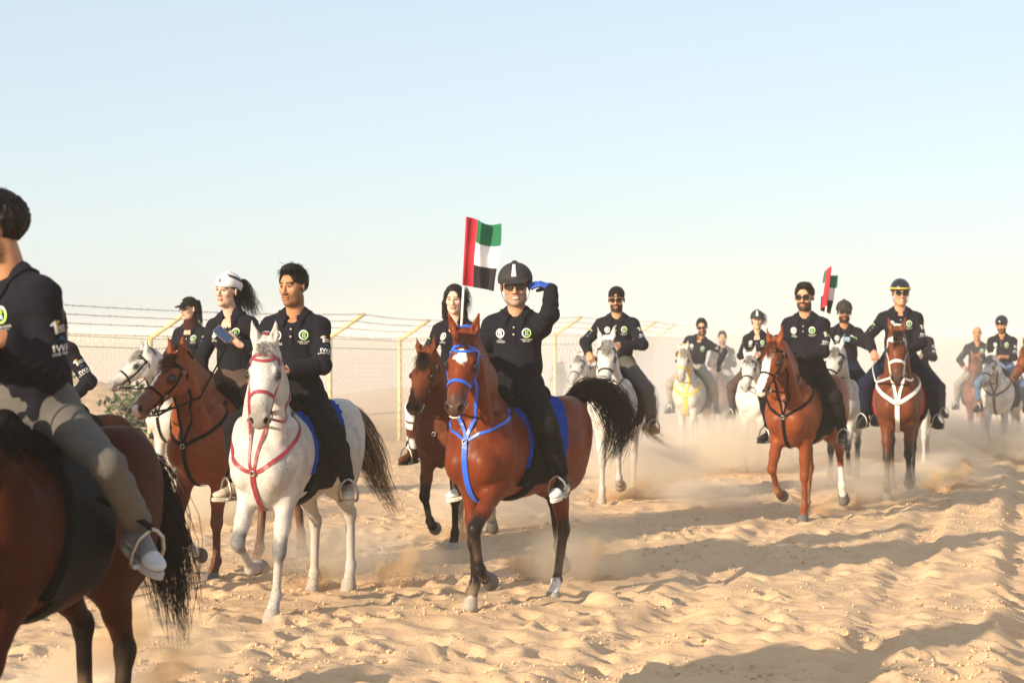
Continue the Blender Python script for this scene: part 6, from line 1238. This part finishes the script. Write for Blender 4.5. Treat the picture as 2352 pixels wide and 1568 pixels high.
PUFF = dust_mat('kicked_up_sand', 13.0, 2.4, (0.92, 0.70, 0.45), 0.40, 0.85); WISP = dust_mat('trailing_sand', 2.2, 2.4, (0.95, 0.78, 0.54), 0.40, 0.80); VEIL = dust_mat('drifting_dust', 1.5, 2.0, (0.97, 0.86, 0.70), 0.36, 0.80)
def at(px, py, s): return ((px - 1176) / s, FPX / s, CAMH - (py - 762) / s)
for px, py, s, rx, rz_ in ((1305, 1300, 303, 0.26, 0.24), (1225, 1280, 300, 0.24, 0.22), (905, 1300, 312, 0.17, 0.16), (700, 1350, 318, 0.16, 0.13), (740, 1260, 296, 0.13, 0.14), (1045, 1225, 255, 0.15, 0.17), (1440, 1135, 205, 0.24, 0.16), (1390, 1145, 208, 0.18, 0.10), (1880, 1180, 224, 0.15, 0.13), (1955, 1165, 216, 0.17, 0.12),
                       (2195, 1085, 190, 0.24, 0.17), (2130, 1110, 196, 0.22, 0.14), (600, 1300, 290, 0.16, 0.12), (200, 1500, 470, 0.26, 0.24), (340, 1555, 470, 0.20, 0.14), (470, 1240, 215, 0.2, 0.15), (1620, 1035, 146, 0.26, 0.18), (2290, 1020, 141, 0.30, 0.18)):
    x, y, z = at(px, py, s); z = max(z, bz(x, y) + rz_ * 0.5)
    for kx, kz, a_, b_, c_ in ((-0.35, -0.30, 1.5, 0.75, 0.35), (0.30, -0.10, 1.25, 0.85, -0.5), (0.65, 0.45, 0.9, 1.05, 0.9)):
        blob('dust_puff', PUFF, (x + kx * rx, y + 0.1 + 0.25 * rx * kx, z + kz * rz_), (rx * a_ * 0.95, rx, rz_ * b_), 'ragged spray of sand thrown up by hooves'); COL.objects[-1].rotation_euler = (pr.uniform(-0.5, 0.5), c_, pr.uniform(0, 6))
    blob('dust_puff', WISP, (x + 0.22 * rx / 0.2, y + 0.25, max(z, bz(x, y) + rz_ * 0.5) + 0.05), (rx * 2.3, rx * 1.8, rz_ * 1.7), 'thin trailing edge of the sand thrown up by hooves', 0.4)
    ng = 900; th_ = pr.uniform(0, 6.28, ng); ra_ = pr.rand(ng) ** 0.5; hh_ = pr.rand(ng) ** 1.6; gp = np.stack([x + rx * 1.25 * ra_ * np.cos(th_) * (0.5 + hh_ * 0.7), y + 0.1 + rx * ra_ * np.sin(th_), bz(x, y) + rz_ * 1.9 * hh_ * (1.1 - 0.6 * ra_)], 1); gr = pr.uniform(0.0012, 0.0038, ng)
    tet = np.array([(1, 1, 1), (1, -1, -1), (-1, 1, -1), (-1, -1, 1)], float); o_ = obj('flying_sand', (gp[:, None] + tet[None] * gr[:, None, None]).reshape(-1, 3), (np.array([(0, 1, 2), (0, 3, 1), (0, 2, 3), (1, 3, 2)])[None] + 4 * np.arange(ng)[:, None, None]).reshape(-1, 3), M['sand'], smooth=False); o_['kind'] = 'stuff'; o_['label'] = 'grains of sand flung up by a hoof'
for px, py, s, rx, ry, rz_ in ((170, 1480, 500, 0.75, 0.8, 0.42), (760, 1230, 300, 1.3, 1.2, 0.42), (1290, 1250, 310, 0.6, 0.7, 0.42), (1150, 1120, 240, 1.5, 1.6, 0.5), (1480, 1070, 200, 1.5, 1.8, 0.6), (1700, 1020, 165, 2.3, 2.5, 0.75), (1980, 1090, 205, 1.4, 1.5, 0.45), (2180, 1060, 185, 1.2, 1.4, 0.40), (2300, 990, 140, 2.2, 2.5, 0.6), (480, 1180, 230, 1.3, 1.6, 0.5), (1640, 1120, 215, 1.2, 1.2, 0.3), (2050, 980, 140, 3.0, 2.5, 0.8)):
    x, y, z = at(px, py, s); blob('dust_veil', VEIL, (x, y, bz(x, y) + rz_ * 0.55), (rx, ry, rz_), 'thin veil of dust drifting low over the sand')
FAR = dust_mat('rising_dust', 0.055, 1.2, (0.955, 0.95, 0.94), 0.05, 0.60); FAR.node_tree.nodes['Principled Volume'].inputs['Anisotropy'].default_value = 0.0
for x, y, rx, ry, rz_ in ((4.5, 34, 9, 7.5, 2.6), (-2.0, 52, 16, 10, 3.6), (9.5, 45, 9, 7.5, 3.0), (6.0, 62, 24, 14, 5.5), (1.0, 27.5, 4.0, 4.0, 1.5), (-9, 42, 9, 8, 2.6)): blob('dust_cloud', FAR, (x, y, 0.5), (rx, ry, rz_), 'pale cloud of dust hanging over the distant riders')
hm = bpy.data.materials.new('hazy_air'); hm.use_nodes = True; nt = hm.node_tree; nt.nodes.remove(nt.nodes['Principled BSDF']); pv = nt.nodes.new('ShaderNodeVolumePrincipled'); pv.inputs['Density'].default_value = HAZE; pv.inputs['Anisotropy'].default_value = -0.2; pv.inputs['Color'].default_value = (0.97, 0.90, 0.80, 1); nt.links.new(pv.outputs[0], nt.nodes['Material Output'].inputs['Volume'])
b = MB(); b.box((0, 1500, 0.85), (3100, 1750, 2.45)); ho = b.build('haze', hm, None, False); ho['kind'] = 'stuff'; ho['label'] = 'dusty air that whitens what stands far away'
